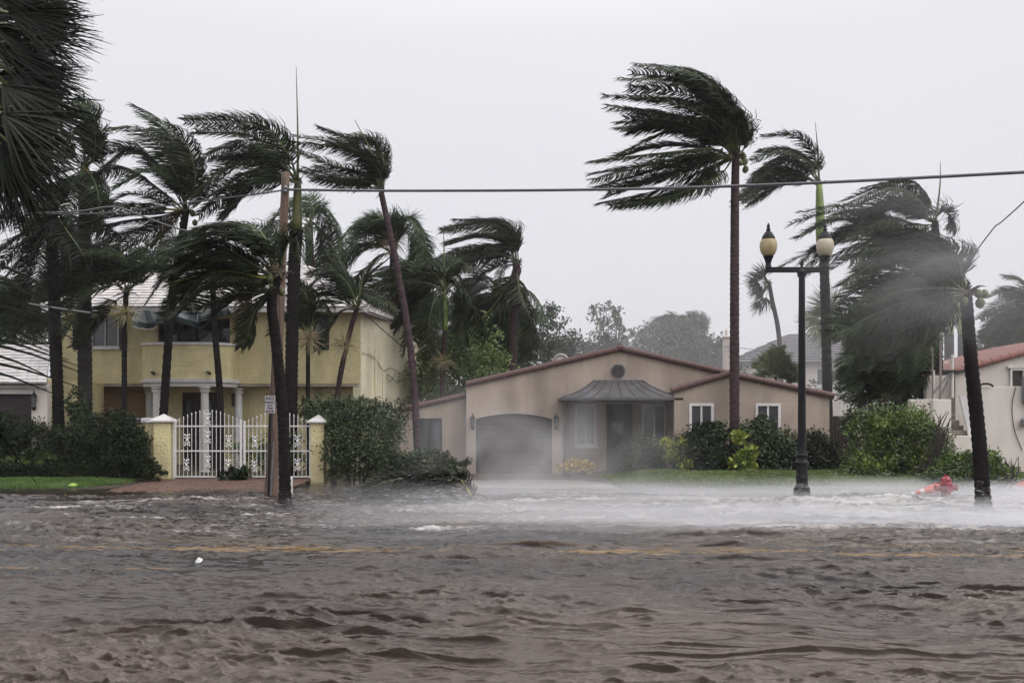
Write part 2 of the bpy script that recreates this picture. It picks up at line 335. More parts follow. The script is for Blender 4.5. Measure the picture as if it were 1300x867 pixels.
def water_mat():
    m = bpy.data.materials.new('muddy_water'); m.use_nodes = True; t = m.node_tree; N = t.nodes; b = N['Principled BSDF']; Lk = t.links.new
    tcn = N.new('ShaderNodeTexCoord'); sp = N.new('ShaderNodeSeparateXYZ'); Lk(tcn.outputs['Object'], sp.inputs[0])
    def noise(scale, st, det=4):
        mp = N.new('ShaderNodeMapping'); mp.inputs['Scale'].default_value = st; Lk(tcn.outputs['Object'], mp.inputs[0])
        n = N.new('ShaderNodeTexNoise'); n.inputs['Scale'].default_value = scale; n.inputs['Detail'].default_value = det; Lk(mp.outputs[0], n.inputs['Vector']); return n.outputs['Fac']
    def mr(src, a, b_, c=0, d=1):
        q = N.new('ShaderNodeMapRange'); q.inputs['From Min'].default_value = a; q.inputs['From Max'].default_value = b_
        q.inputs['To Min'].default_value = c; q.inputs['To Max'].default_value = d; Lk(src, q.inputs[0]); return q.outputs[0]
    def mth(op, a, b_):
        q = N.new('ShaderNodeMath'); q.operation = op
        for i, s_ in enumerate((a, b_)):
            if isinstance(s_, (int, float)): q.inputs[i].default_value = s_
            else: Lk(s_, q.inputs[i])
        return q.outputs[0]
    cr = N.new('ShaderNodeValToRGB'); cr.color_ramp.elements[0].color = (.007,.006,.0058,1); cr.color_ramp.elements[1].color = (.066,.045,.033,1)
    cr.color_ramp.elements[0].position = .35; cr.color_ramp.elements[1].position = .65
    Lk(mth('ADD', noise(.35, (.6,1,1), 5), mr(sp.outputs['Y'], 6.5, 11.0, .26, -.03)), cr.inputs[0])
    # foam: broken white water in the shallows and on a few crests
    near = mr(sp.outputs['Y'], 13.2, 21.0); band = mr(sp.outputs['X'], -2, 8, .15, 1.0)
    fn = noise(1.1, (.45,1.7,1), 9); fn2 = noise(7, (.55,2.2,1), 6)
    f = mth('ADD', mth('MULTIPLY', fn, .62), mth('MULTIPLY', fn2, .38))
    f = mth('ADD', f, mth('MULTIPLY', mr(sp.outputs['Z'], .0, .09), .10))
    f = mth('ADD', f, mth('MULTIPLY', mth('MULTIPLY', near, band), .13))
    foam = mr(f, .64, .80)
    foam = mth('MULTIPLY', foam, mr(near, .05, .40, .0, 1))
    # small bits of foam riding on the crests nearer the camera
    f2 = mth('MULTIPLY', mr(sp.outputs['Z'], .13, .25), mr(noise(70, (1,1.3,1), 2), .60, .66))
    foam = mth('MAXIMUM', foam, mth('MULTIPLY', f2, .8))
    mx = N.new('ShaderNodeMix'); mx.data_type = 'RGBA'; Lk(foam, mx.inputs['Factor']); Lk(cr.outputs[0], mx.inputs['A']); mx.inputs['B'].default_value = (.52,.49,.47,1)
    Lk(mx.outputs['Result'], b.inputs['Base Color'])
    Lk(mr(foam, 0, 1, .07, .6), b.inputs['Roughness']); b.inputs['IOR'].default_value = 1.5; b.inputs['Specular Tint'].default_value = (1,.92,.89,1)
    b.inputs['Specular IOR Level'].default_value = 1.0
    bp = N.new('ShaderNodeBump'); bp.inputs['Strength'].default_value = .35; bp.inputs['Distance'].default_value = .02
    hsum = mth('ADD', noise(13, (.8,2.2,1), 5), mth('MULTIPLY', noise(45, (.8,1.6,1), 2), .25))
    Lk(hsum, bp.inputs['Height']); Lk(bp.outputs[0], b.inputs['Normal'])
    tr = N.new('ShaderNodeBsdfTransparent'); ms = N.new('ShaderNodeMixShader')
    Lk(mr(foam, 0, 1, .66, 1), ms.inputs[0]); Lk(tr.outputs[0], ms.inputs[1]); Lk(b.outputs[0], ms.inputs[2])
    Lk(ms.outputs[0], N['Material Output'].inputs['Surface']); return m
water.data.materials.clear(); water.data.materials.append(water_mat())

def line_pts(x0, x1, y0, y1, n=160, j=.10):
    xs = np.linspace(x0, x1, n); yy = np.linspace(y0, y1, n)+j*pnoise(xs*.9, xs*0+3.3)+j*.5*pnoise(xs*3.1, xs*0+8)
    return list(zip(xs, yy))
for (a_, b_, c_, d_, w_, z_) in ((-16, 16, 15.75, 13.85, .55, -.055), (-12, 2, 18.9, 18.2, .13, -.04), (-9, -4.4, 13.0, 12.9, .14, -.05)):
    mk = marking('road_marking', line_pts(a_, b_, c_, d_, 700, .09), w_, z_); tag(mk, kind='structure')

# ---------------------------------------------------------------- palms
WIND = np.array((-1.0, .05, -.10))
def unit(v): return v/(np.linalg.norm(v, axis=-1, keepdims=True)+1e-9)
def strips(bases, d0, d1, length, width, nrm, seg=3):
    """blades: bases (n,3) leave along d0 and bend to d1; returns V, F"""
    n = len(bases); V = []; pos = bases.copy()
    ws = np.linspace(1, .05, seg+1)**.7
    ws[0] = .6
    rows = []
    for k in range(seg+1):
        t = k/seg; d = unit(d0*(1-t)+d1*t)
        wv = unit(np.cross(d, nrm))*(width*ws[k])[:,None]
        rows.append((pos-wv/2, pos+wv/2)); pos = pos+d*(length/seg)[:,None]
    V = np.stack([np.stack(r, 1) for r in rows], 1).reshape(n, -1, 3)   # n,(seg+1)*2,3
    base = np.arange(n)[:,None]*(2*(seg+1))
    F = np.concatenate([base+np.array([2*k,2*k+1,2*k+3,2*k+2]) for k in range(seg)], 0)
    return V.reshape(-1,3), F
def frond(parent, pts, leaf=.75, n=70, wind=WIND, windf=.9, lw=.04, mats=None, rr=.028, name='frond', start=.16, droop=.25, label=None, spread=1.0):
    leaf *= 1.24; n = int(n*1.5); lw *= 1.18
    c = curve(pts, 26); seglen = np.linalg.norm(np.diff(c, axis=0), axis=1); cum = np.concatenate([[0], np.cumsum(seglen)])/seglen.sum()
    mats = mats or [m_leaf, m_stem]
    t = np.repeat(np.linspace(start, 1, n), 2)+rng.uniform(-.004,.004,2*n); t = np.clip(t, 0, 1); sg = np.tile([1,-1], n)
    base = np.stack([np.interp(t, cum, c[:,k]) for k in range(3)], 1)
    tg = np.gradient(c, axis=0); tan = unit(np.stack([np.interp(t, cum, tg[:,k]) for k in range(3)], 1))
    up = unit(np.array((rng.uniform(-.3,.3), rng.uniform(-.9,.3), 1.0)))
    side = unit(np.cross(tan, up)); nrm = unit(np.cross(side, tan))
    lean = rng.uniform(-.35, .35)
    d0 = unit(tan*.55+side*(sg*spread)[:,None]+nrm*lean+rng.normal(0,.10,(2*n,3)))
    d1 = unit(d0*(1-windf)+tan*.35+wind*windf+np.array((0,0,-droop))+rng.normal(0,.27,(2*n,3)))
    Ln = leaf*(.30+.70*np.sin(np.clip(t,0,1)**.8*math.pi*.86+.25))*rng.uniform(.8,1.12,2*n)
    Ln = np.maximum(Ln, .28*leaf)
    V, F = strips(base, d0, d1, Ln, np.full(2*n, lw)*rng.uniform(.7,1.2,2*n), nrm+rng.normal(0,.5,(2*n,3)), 3)
    mb = MB(); mb.mi = 1; mb.tube(c[::2], np.linspace(rr, rr*.25, len(c[::2])), 4, False)
    k = len(V); V = np.concatenate([V, np.array(mb.v)]); Fl = F.tolist()+[tuple(i+k for i in f) for f in mb.f]
    o = mesh_np(name, V, Fl, mats, parent, fm=[0]*len(F)+[1]*len(mb.f))
    if label: o['label'] = label
    return o
def trunk(parent, pts, r0, r1, m, ring=.14, name='trunk', n=10, bulge=0, boots=0):
    pts = [np.asarray(p, float) for p in pts]; Lh = sum(np.linalg.norm(pts[i+1]-pts[i]) for i in range(len(pts)-1)); k = max(8, int(Lh/ring))
    c = curve(pts, k*2); rad = []
    for i in range(k*2):
        t = i/(2*k-1); r = r0+(r1-r0)*t+bulge*math.sin(t*math.pi); r *= 1+.35*max(0, 1-t*Lh/.5)**2
        rad.append(r*(1.07 if i % 2 else .96)*(1+random.uniform(-.025,.025)))
    mb = MB().tube(c, rad, n)
    if boots:
        for i in range(boots):
            p = c[-1]-np.array((0,0,random.uniform(0,.7))); a = random.uniform(0, 6.28); d = np.array((math.cos(a), math.sin(a), .9))
            mb.tube([p+d*.08, p+d*.22+np.array((0,0,.06))], [r1*.5, .015], 4)
    return mb.build(name, m, parent, smooth=True)
def stubs(parent, c, n, L0, m, name='dead_stalk', up=.6):
    """a tuft of short cut petioles and stalks around the growing point: one part"""
    mb = MB()
    for i in range(n):
        a = random.uniform(0, 6.28); u = random.uniform(-.5, up+.6); d = np.array((math.cos(a), math.sin(a), u)); d /= np.linalg.norm(d)
        l = L0*random.uniform(.5,1); q = c+d*l
        mb.tube([c, c+d*l*.6+np.array((0,0,.03)), q+np.array((-.2*l,0,-.12*l))], [.022,.016,.006], 4, False)
    return mb.build(name, m, parent)
def seeds(parent, c, r, n, m=None, name='seed_stalks', droop=.5):
    d = unit(rng.normal(0,1,(n,3))*np.array((1,1,.8))+np.array((-.25,0,.05))); d1 = unit(d+np.array((-.5,0,-droop)))
    V, F = strips(np.repeat(c[None,:], n, 0)+d*r*.1, d, d1, rng.uniform(.5,1,n)*r, np.full(n, .018), rng.normal(0,1,(n,3)), 3)
    return mesh_np(name, V, F, m or m_seed, parent)
def coconuts(parent, c, n, r, m=m_coco):
    for i in range(n):
        a = random.uniform(0, 6.28); p = c+np.array((math.cos(a)*r*random.uniform(.5,1.1)+.05, math.sin(a)*r*.8-.12, random.uniform(-.35,.22)))
        s = random.uniform(.075,.105)
        MB().lathe(p, [(s*.15,-s*1.15),(s*.7,-s*.85),(s,-s*.1),(s*.85,s*.6),(s*.35,s*1.1),(s*.05,s*1.2)], 10).build('coconut', m, parent, smooth=True)
def palm(name, label, crown, Y, trunkpx, fr, r0=.17, r1=.13, tm=None, leaf=.75, n=70, mats=None, ymats=(), group=None, cat='palm tree', fills=0,
         nuts=0, stub=14, shaft=None, spear=None, seed=0, dy=1.3, lw=.042, droop=.25, windf=.9, base_z=None, bulge=0, seedc=None, boots=0, jit=14, seedr=.7, ring=.14, spread=1.0):
    c = P(*crown, Y); bz = 0.0
    tp = [P(*q, Y) for q in trunkpx]
    root = thing(name, label, cat, (tp[0][0], tp[0][1], min(tp[0][2], 0.05)), group)
    b0 = tp[0].copy(); b0[2] = min(b0[2], -.1 if base_z is None else base_z); 
    pts = ([b0]+tp[1:] if tp[0][2] < .3 else [b0]+tp)
    if shaft:
        sh0 = P(*shaft[0], Y); pts = pts+[sh0]
    else: pts = pts+[c]
    trunk(root, pts, r0, r1, tm or m_trunk, bulge=bulge, boots=boots, ring=ring)
    if shaft:
        sh = MB().tube(curve([sh0, (sh0*.45+c*.55), c+np.array((0,0,.1))], 7), [r1*k_*(shaft[2] if len(shaft) > 2 else 1) for k_ in (1.02,1.08,1.02,.96,.88,.78,.6)], 12)
        sh.build('crownshaft', shaft[1], root, smooth=True)
    keys = []
    for i, q in enumerate(fr):
        yl = q[-1] == 'y'; q = [a for a in q if a != 'y']
        keys.append((q, yl))
    alls = list(keys)
    for i in range(fills):
        q, yl = random.choice(keys); s = [random.gauss(0, jit), random.gauss(0, jit)]
        alls.append(([(a[0]+s[0]*(k+1)/len(q), a[1]+s[1]*(k+1)/len(q)) for k, a in enumerate(q)], False))
    for i, (q, yl) in enumerate(alls):
        off = random.uniform(-1, 1)*dy; p3 = [c+rng.normal(0,.05,3)]
        for k, a in enumerate(q): p3.append(P(a[0], a[1], Y+off*math.sin((k+1)/len(q)*2.0)))
        ms = mats or [m_leaf, m_stem]
        if yl: ms = [ms[0], m_stem_y]
        ln = np.linalg.norm(p3[-1]-p3[0])
        frond(root, p3, leaf*random.uniform(.85,1.1), n, mats=ms, lw=lw, droop=droop, windf=windf*random.uniform(.8,1.05), rr=.03 if not yl else .042, spread=spread)
    if stub >= 20:
        for k in range(2):
            a_ = random.uniform(.1, .5); q1 = c+np.array((-a_, random.uniform(-.4,.4), -.25)); frond(root, [c, q1+np.array((-.25,0,.05)), q1+np.array((-.55,0,-.9))], .32, 26, mats=[m_dead, m_dead], windf=.5, droop=.9, lw=.03, name='dead_frond', label='brown dead frond hanging against the trunk')
    if stub: stubs(root, c, stub, .55, m_dead)
    if nuts: coconuts(root, c+np.array((0,0,-.1)), nuts, .3)
    if seed: seeds(root, P(*(seedc or crown), Y-.2), seedr, seed)
    if spear:
        sp = [P(*q, Y) for q in spear]; MB().tube(curve([c]+sp, 8), np.linspace(.055,.008,8), 6).build('spear_leaf', m_stem, root)
    return root
def fan(parent, c, d, r, n=26, spread=1.9, mats=None, wind=WIND, windf=.35, lw=.05, nrm=None, name='fan_leaf', stem=.8, seg=3, droop=.3):
    d = unit(np.asarray(d, float)); nrm = unit(nrm if nrm is not None else rng.normal(0,.5,3)+np.array((0,-1,.4))); s = unit(np.cross(nrm, d))
    an = np.linspace(-spread/2, spread/2, n)+rng.normal(0,.03,n)
    d0 = unit(d[None,:]*np.cos(an)[:,None]+s[None,:]*np.sin(an)[:,None]+rng.normal(0,.04,(n,3)))
    d1 = unit(d0+wind*windf+np.array((0,0,-droop))+rng.normal(0,.10,(n,3)))
    Ln = r*(1-.25*np.abs(an)/spread*2)*rng.uniform(.82,1.1,n)
    V, F = strips(np.repeat(np.asarray(c,float)[None,:], n, 0), d0, d1, Ln, np.full(n, lw)*rng.uniform(.7,1.2,n), np.repeat(nrm[None,:], n, 0)+rng.normal(0,.35,(n,3)), seg)
    mb = MB(); mb.mi = 1; mb.tube([c-d*stem, c-d*stem*.4, c], [.022,.016,.014], 4, False)
    k = len(V); V = np.concatenate([V, np.array(mb.v)])
    return mesh_np(name, V, F.tolist()+[tuple(i+k for i in f) for f in mb.f], mats or [m_leaf, m_stem], parent, fm=[0]*len(F)+[1]*len(mb.f))

# ---------------------------------------------------------------- bushes and trees
def leaves(centers, rad, n, size, sq=.8, shear=0, flat=0):
    """n leaf quads gathered in clumps round the given centres"""
    k = rng.integers(0, len(centers), n); g = unit(rng.normal(0,1,(n,3)))*(rng.uniform(0,1,n)**.45)[:,None]
    p = centers[k]+g*np.asarray(rad)[k][:,None]*np.array((1,1,sq))
    d = unit(rng.normal(0,1,(n,3))+np.array((-.7,0,.1))+g*.6); s = unit(np.cross(d, rng.normal(0,1,(n,3))+np.array((0,0,.7))))
    L_ = (size*rng.uniform(.6,1.3,n))[:,None]; W_ = L_*.24
    V = np.stack([p, p+d*L_*.5+s*W_, p+d*L_, p+d*L_*.5-s*W_], 1).reshape(-1,3)
    F = np.arange(4*n).reshape(n,4); return V, F
def bush(name, label, cat, blobs, m, n=3500, size=.11, clump=.28, nc=26, group=None, stems=7, part='foliage', kind=None, zmin=.02, base=None):
    """blobs: (px, py, Y, rx, rz) with px,py the blob centre in the photograph's scale"""
    cs = []; rs = []; tot = sum(b[3]*b[4] for b in blobs)
    for (px, py, Y, rx, rz) in blobs:
        c = P(px, py, Y); kk = max(6, int(nc*len(blobs)*rx*rz/tot))
        d = unit(rng.normal(0,1,(kk,3)))*rng.uniform(.55,1.0,kk)[:,None]; q = c+d*np.array((rx, rx*.8, rz))
        cs.append(q); rs.append(np.full(kk, clump*min(rx,rz)*1.0)*rng.uniform(.7,1.4,kk))
    cs = np.concatenate(cs); rs = np.concatenate(rs); V, F = leaves(cs, rs, n, size)
    V4 = V.reshape(-1,4,3); keep = V4[:,:,2].min(1) > zmin; V = V4[keep].reshape(-1,3); F = np.arange(len(V)).reshape(-1,4)
    b0 = P(blobs[0][0], blobs[0][1], blobs[0][2]); bx = float(np.mean(cs[:,0])) if base is None else base[0]; by = float(np.mean(cs[:,1])) if base is None else base[1]
    root = thing(name, label, cat, (bx, by, 0.0), group)
    mesh_np(part, V, F, m, root)
    mb = MB(); 
    for q in cs[rng.permutation(len(cs))[:stems]]:
        a = np.array((bx+(q[0]-bx)*.35+random.uniform(-.1,.1), by+(q[1]-by)*.35, -.05)); mid = (a+q)/2+rng.normal(0,.08,3)
        mb.tube(curve([a, mid, q], 6), np.linspace(.03,.008,6), 5, False)
    if stems: mb.build('branches', m_bark, root, kind='stuff')
    return root
def tree(name, label, blobs, Y, trunkpx, m, n=5000, size=.22, group='trees behind the beige house', r0=.16, clump=.3, nc=34, limbs=9, cat='tree', bare=0):
    c0 = [P(px, py, Y+dy) for (px, py, dy, rx, rz) in blobs]; cs = []; rs = []
    tot = sum(b[3]*b[4] for b in blobs)
    for c, (px, py, dy, rx, rz) in zip(c0, blobs):
        kk = max(6, int(nc*len(blobs)*rx*rz/tot)); d = unit(rng.normal(0,1,(kk,3)))*rng.uniform(.35,1.05,kk)[:,None]
        q = c+d*np.array((rx, rx, rz)); cs.append(q); rs.append(np.full(kk, clump*min(rx,rz))*rng.uniform(.5,1.5,kk))
    cs = np.concatenate(cs); rs = np.concatenate(rs); V, F = leaves(cs, rs, n, size, sq=.7)
    b = P(*trunkpx, Y); root = thing(name, label, cat, (b[0], Y, 0), group)
    mesh_np('crown', V, F, m, root)
    mb = MB(); top = np.mean(np.array(c0), 0); base = np.array((b[0], Y, -.1)); fork = base*.45+top*.55; fork[0] = b[0]*.6+top[0]*.4
    mb.tube(curve([base, (base+fork)/2+np.array((.1,0,0)), fork], 8), np.linspace(r0, r0*.6, 8), 8, False)
    for q in cs[rng.permutation(len(cs))[:limbs]]:
        mb.tube(curve([fork, (fork+q)/2+np.array((.15,0,-.1)), q], 6), np.linspace(r0*.5,.015,6), 5, False)
    mb.build('trunk', m_bark, root, smooth=True); return root

# ================================================================ buildings
def course_roof(parent, A, B, C, D, n, m, tw=.33, th=.045, name='tile_course'):
    """a roof plane between eave A-B and ridge C-D laid in n overlapping courses of flat tiles"""
    A, B, C, D = [np.asarray(q, float) for q in (A, B, C, D)]
    nr = np.cross(B-A, (C+D)/2-(A+B)/2); nr /= np.linalg.norm(nr)
    if nr[2] < 0: nr = -nr
    MB().add([A-nr*.02, B-nr*.02, D-nr*.02, C-nr*.02], [(0,1,2,3)]).build('roof_deck', m_roofin, parent)
    for i in range(n):
        t0, t1 = i/n, min(1, (i+1.12)/n)
        a, b = A+(C-A)*t0, B+(D-B)*t0; c, d = A+(C-A)*t1, B+(D-B)*t1
        k = max(1, int(round(np.linalg.norm(b-a)/tw))); mb = MB()
        for j in range(k):
            u0, u1 = (j+.02+(.5/k if i%2 else 0)*0)/k, (j+.98)/k; r = random.uniform(-.006,.008)
            p0, p1, p2, p3 = a+(b-a)*u0, a+(b-a)*u1, c+(d-c)*u1, c+(d-c)*u0
            e = nr*(th+r+.012); f = nr*.008
            mb.add([p0, p1, p0+e, p1+e, p3+f, p2+f], [(0,1,3,2),(2,3,5,4),(0,2,4),(1,5,3)])
        mb.build(name, m, parent)
def barrel_row(parent, p0, p1, r, tl, m, name='barrel_tile', yoff=0):
    """half-round tiles laid end to end along a verge, each its own piece"""
    p0, p1 = np.asarray(p0,float), np.asarray(p1,float); Ld = np.linalg.norm(p1-p0); k = max(1, int(round(Ld/tl))); d = (p1-p0)/Ld
    proto = None
    for i in range(k):
        c = p0+d*(i*Ld/k)
        if proto is None:
            mb = MB(); q = np.array((0.,0.,0.)); mb.tube([q, q+d*(Ld/k)*.5, q+d*(Ld/k)*1.06], [r, r*.95, r*.86], 10)
            proto = mesh_np(name, np.array(mb.v)+c, mb.f, m, parent, loc=Vector(c), smooth=False); o = proto
        else:
            o = proto.copy(); COL.objects.link(o); o.parent = parent; o.location = Vector(c)-WL[parent.name]
        o.rotation_euler = (random.uniform(-.03,.03), random.uniform(-.015,.015), random.uniform(-.02,.02))
def window(parent, x0, x1, z0, z1, y, fr=.07, mull=1, glass=None, fm=None, sill=True, rail=None, dp=.10, label=None):
    """frame standing proud of wall plane y, recessed pane, mullions"""
    glass = glass or m_glass; fm = fm or m_white; mb = MB()
    mb.box(x0,x1,y-.05,y+dp,z1-fr,z1).box(x0,x1,y-.05,y+dp,z0,z0+fr).box(x0,x0+fr,y-.05,y+dp,z0+fr,z1-fr).box(x1-fr,x1,y-.05,y+dp,z0+fr,z1-fr)
    w_ = mb.build('window', fm, parent)
    if label: w_['label'] = label
    for i in range(mull):
        xm = x0+(x1-x0)*(i+1)/(mull+1); MB().box(xm-fr*.35,xm+fr*.35,y-.03,y+.03,z0+fr,z1-fr).build('mullion', fm, w_)
    if rail is not None: MB().box(x0+fr,x1-fr,y-.025,y+.035,rail-fr*.3,rail+fr*.3).build('rail', fm, w_)
    for i in range(mull+1):
        a = x0+fr+(x1-x0-2*fr)*i/(mull+1); b = x0+fr+(x1-x0-2*fr)*(i+1)/(mull+1)
        MB().box(a+.005,b-.005,y+.04,y+.055,z0+fr,z1-fr).build('pane', glass, w_)
    if sill: MB().bbox(x0-.06,x1+.06,y-.14,y-.052,z0-.09,z0-.002,.012).build('sill', fm, w_)
    return w_
def wall_holes(x0, x1, z0, z1, y0, y1, holes, mb=None):
    """a wall slab cut round rectangular openings (x0,x1,z0,z1)"""
    mb = mb or MB(); xs = sorted({x0,x1,*[h[0] for h in holes],*[h[1] for h in holes]})
    for a, b in zip(xs[:-1], xs[1:]):
        hs = sorted([(h[2],h[3]) for h in holes if h[0] <= a+1e-6 and h[1] >= b-1e-6]); z = z0
        for (h0, h1) in hs:
            if h0 > z: mb.box(a,b,y0,y1,z,h0)
            z = h1
        if z1 > z: mb.box(a,b,y0,y1,z,z1)
    return mb
def lantern(parent_or_none, c, s, m_g, name='wall_lantern', label=None, parent=None):
    mb = MB().lathe(c, [(.02,-.9*s),(.12*s,-.8*s),(.22*s,-.62*s),(.2*s,-.55*s)], 6).lathe(c, [(.24*s,.25*s),(.3*s,.22*s),(.05*s,.55*s),(.02,.7*s)], 6).tube([c+np.array((0,.05,.3*s)), c+np.array((0,.35*s,.2*s))], .03*s, 5)
    o = mb.build(name, m_black, parent); g = MB().lathe(c, [(.17*s,-.54*s),(.23*s,.2*s)], 6).build('lantern_glass', m_g, o); return o

# ---- yellow two-storey house (front wall at 37 m)
YH = 37.0
def hx(px): return X(px, YH)
def hz(py): return Z(py, YH)
house = thing('yellow_house', 'yellow stucco two-storey house with white tiled hip roof and curved balcony', 'house', (hx(270), YH, 0))
xl, xr, ze, zo = hx(79), hx(458), hz(393), hz(487)
bk = np.array((X(537, 42.5), 42.5))      # far end of the angled side wall
wins = [(hx(116), hx(151), hz(441), hz(401)), (hx(200), hx(292), hz(440), hz(404)), (hx(398), hx(416), hz(443), hz(401))]
mb = wall_holes(xl, xr-.001, zo, ze, YH, YH+.25, wins); mb.build('wall', m_yellow, house)
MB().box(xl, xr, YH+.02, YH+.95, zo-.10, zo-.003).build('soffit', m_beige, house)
low = [(hx(220), hx(272), 0.0, hz(497)), (hx(117), hx(177), .8, hz(493))]
mb = wall_holes(xl+.4, xr+.15, -.1, zo-.103, YH+.95, YH+1.15, low); mb.build('wall', m_yellow, house)
# angled side wall
mb = MB(); p0 = np.array((xr, YH)); q0 = bk
zb = lambda t: ze
mb.add([(p0[0],p0[1],-.1),(q0[0],q0[1],-.1),(q0[0],q0[1],ze),(p0[0],p0[1],ze)]+[(p0[0]-.3,p0[1]+.06,-.1),(q0[0]-.3,q0[1]+.06,-.1),(q0[0]-.3,q0[1]+.06,ze),(p0[0]-.3,p0[1]+.06,ze)],
       [(0,1,2,3),(4,7,6,5),(3,2,6,7),(0,3,7,4),(1,5,6,2)])
mb.build('wall', m_yside, house, label='side wall with conduits, light from the right put into its paler colour')
MB().box(xl, xl+.2, YH+.26, 47, -.1, ze).build('wall', m_yellow, house)
MB().box(xl+.21, q0[0]-.01, 47, 47.2, -.1, ze).build('wall', m_yellow, house)
MB().add([(q0[0],q0[1]+.01,-.1),(q0[0],47.2,-.1),(q0[0],47.2,ze),(q0[0],q0[1]+.01,ze)],[(0,1,2,3)]).build('wall', m_yellow, house)
# roof
ov = .55; EA = (xl-ov*.9, YH-ov, ze+.02); EB = (xr+ov*.55, YH-ov, ze+.02)
RC = (X(214,42), 42.2, Z(341,42)); RD = (X(392,42), 42.2, Z(341,42)); EE = (q0[0]+.55, q0[1]+5.3, ze+.02); EF = (xl-ov*.9, 47.8, ze+.02)
course_roof(house, EA, EB, RC, RD, 15, m_rooft)
course_roof(house, EB, EE, RD, RD, 15, m_rooft)
course_roof(house, EF, EA, RC, RC, 12, m_rooft)
course_roof(house, EE, EF, RD, RC, 8, m_rooft)
for a, b in ((EA, RC), (EB, RD), (RC, RD), (EE, RD)):
    a = np.array(a)+(0,0,.05); b = np.array(b)+(0,0,.05)
    mb = MB(); k = 26
    for i in range(k):
        u, v = a+(b-a)*i/k, a+(b-a)*(i+1.08)/k
        mb.tube([u, v], [.11,.085], 6)
    mb.build('ridge_cap', m_rooft, house)
MB().box(EA[0], EB[0], EA[1]-.02, EA[1]+.05, ze-.16, ze-.004).build('fascia', m_white, house)
MB().box(EA[0], EB[0]-.2, EA[1]+.05, YH-.003, ze-.06, ze-.03).build('soffit', m_white, house)
ea = np.array(EB[:2]); eb = np.array(EE[:2]); dn = unit(eb-ea); pn = np.array((dn[1], -dn[0]))
def gut(off, z0, z1, w_):
    a0, b0 = ea+pn*off, eb+pn*off; a1, b1 = a0+pn*w_, b0+pn*w_
    return MB().add([(*a0,z0),(*b0,z0),(*b1,z0),(*a1,z0),(*a0,z1),(*b0,z1),(*b1,z1),(*a1,z1)], [(0,3,2,1),(4,5,6,7),(0,1,5,4),(1,2,6,5),(2,3,7,6),(3,0,4,7)])
gut(-.03, ze-.2, ze-.01, .05).build('fascia', m_white, house); gut(.025, ze-.13, ze+.0, .1).build('gutter', m_white, house)
# windows and shutters
w1 = window(house, *wins[0][:2], wins[0][2], wins[0][3], YH+.03, .05, 1, glass=m_glassg)
for a, b in ((93,103),(151.5,161)):
    s = MB().bbox(hx(a), hx(b), YH-.06, YH-.004, hz(444), hz(399), .008); 
    sh = s.build('shutter', m_shut, house); mb = MB()
    for i in range(14): 
        z = hz(443)+(hz(400)-hz(443))*(i+.5)/14; mb.box(hx(a)+.05, hx(b)-.05, YH-.075, YH-.061, z-.03, z+.02)
    mb.build('slat', m_shut, sh)
window(house, *wins[2][:2], wins[2][2], wins[2][3], YH+.03, .04, 0, sill=False, fm=m_dark)
for a in (418,): MB().bbox(hx(a)-.28, hx(a)+.0, YH-.06, YH-.004, hz(444), hz(400), .008).build('shutter', m_shut, house)
d_ = MB().box(hx(200), hx(292), YH+.24, YH+.26, hz(440), hz(404)).build('balcony_door', m_glass, house)
for px in (200, 223, 246, 269, 290): MB().box(hx(px), hx(px)+.06, YH+.17, YH+.23, hz(440), hz(404)).build('frame', m_dark, d_)
# curved balcony over the porch
def arc(n, rx, ry, cx, cy): return [(cx-rx*math.cos(math.pi*i/n), cy-ry*math.sin(math.pi*i/n)) for i in range(n+1)]
cx = hx(243); W_ = hx(302)-hx(183); 
def curved(r0, r1, z0, z1, p=.75, n=30):
    mb = MB(); A_ = []; B_ = []
    for i in range(n+1):
        u = -1+2*i/n; dpt = (1-abs(u)**4.0)**.5
        A_.append((cx+u*(W_/2+r0), YH-.02-(1.05+r0)*dpt)); B_.append((cx+u*(W_/2+r1), YH-.02-(1.05+r1)*dpt))
    for i in range(n):
        a, b, c, d = A_[i], A_[i+1], B_[i+1], B_[i]
        mb.add([(*a,z0),(*b,z0),(*c,z0),(*d,z0),(*a,z1),(*b,z1),(*c,z1),(*d,z1)], [(0,3,2,1),(4,5,6,7),(0,1,5,4),(2,3,7,6)])
    return mb
kbal = YH/36.0
bz0, bz1 = Z(481,36), Z(438,36)
bal = curved(-.12, 0, bz0+.002, bz1).build('balcony_wall', m_yellow, house)
curved(-.16, .05, bz1+.002, bz1+.1).build('cap', m_white, bal)
curved(-.3, .06, bz0-.12, bz0).build('cornice', m_white, house)
curved(-.35, -.02, bz0-.27, bz0-.123).build('entablature', m_white, house)
mb = MB(); n = 24; pts = [(cx-W_/2, YH+.9)]+[(cx+(-1+2*i/n)*W_/2, YH-.02-1.0*(1-abs(-1+2*i/n)**4)**.5) for i in range(n+1)]+[(cx+W_/2, YH+.9)]
mb.add([(x,y,bz0+.01) for x,y in pts], [tuple(range(len(pts)))]).build('balcony_floor', m_conc, house)
for px, yy in ((199,36.2),(260,36.0),(303,37.3),(190,37.7)):
    c = np.array((X(px,yy), yy, 0)); h = bz0-.28
    MB().lathe(c, [(.2,-.1),(.2,.15),(.15,.18),(.16,.3),(.135,h-.35),(.13,h-.22),(.17,h-.2),(.18,h-.12),(.15,h-.1),(.21,h-.06),(.21,h-.003)], 18).build('column', m_white, house, smooth=False)
MB().box(cx-W_/2-.1, cx+W_/2+.1, YH-.9, YH+.94, -.1, .12).build('step', m_conc, house)
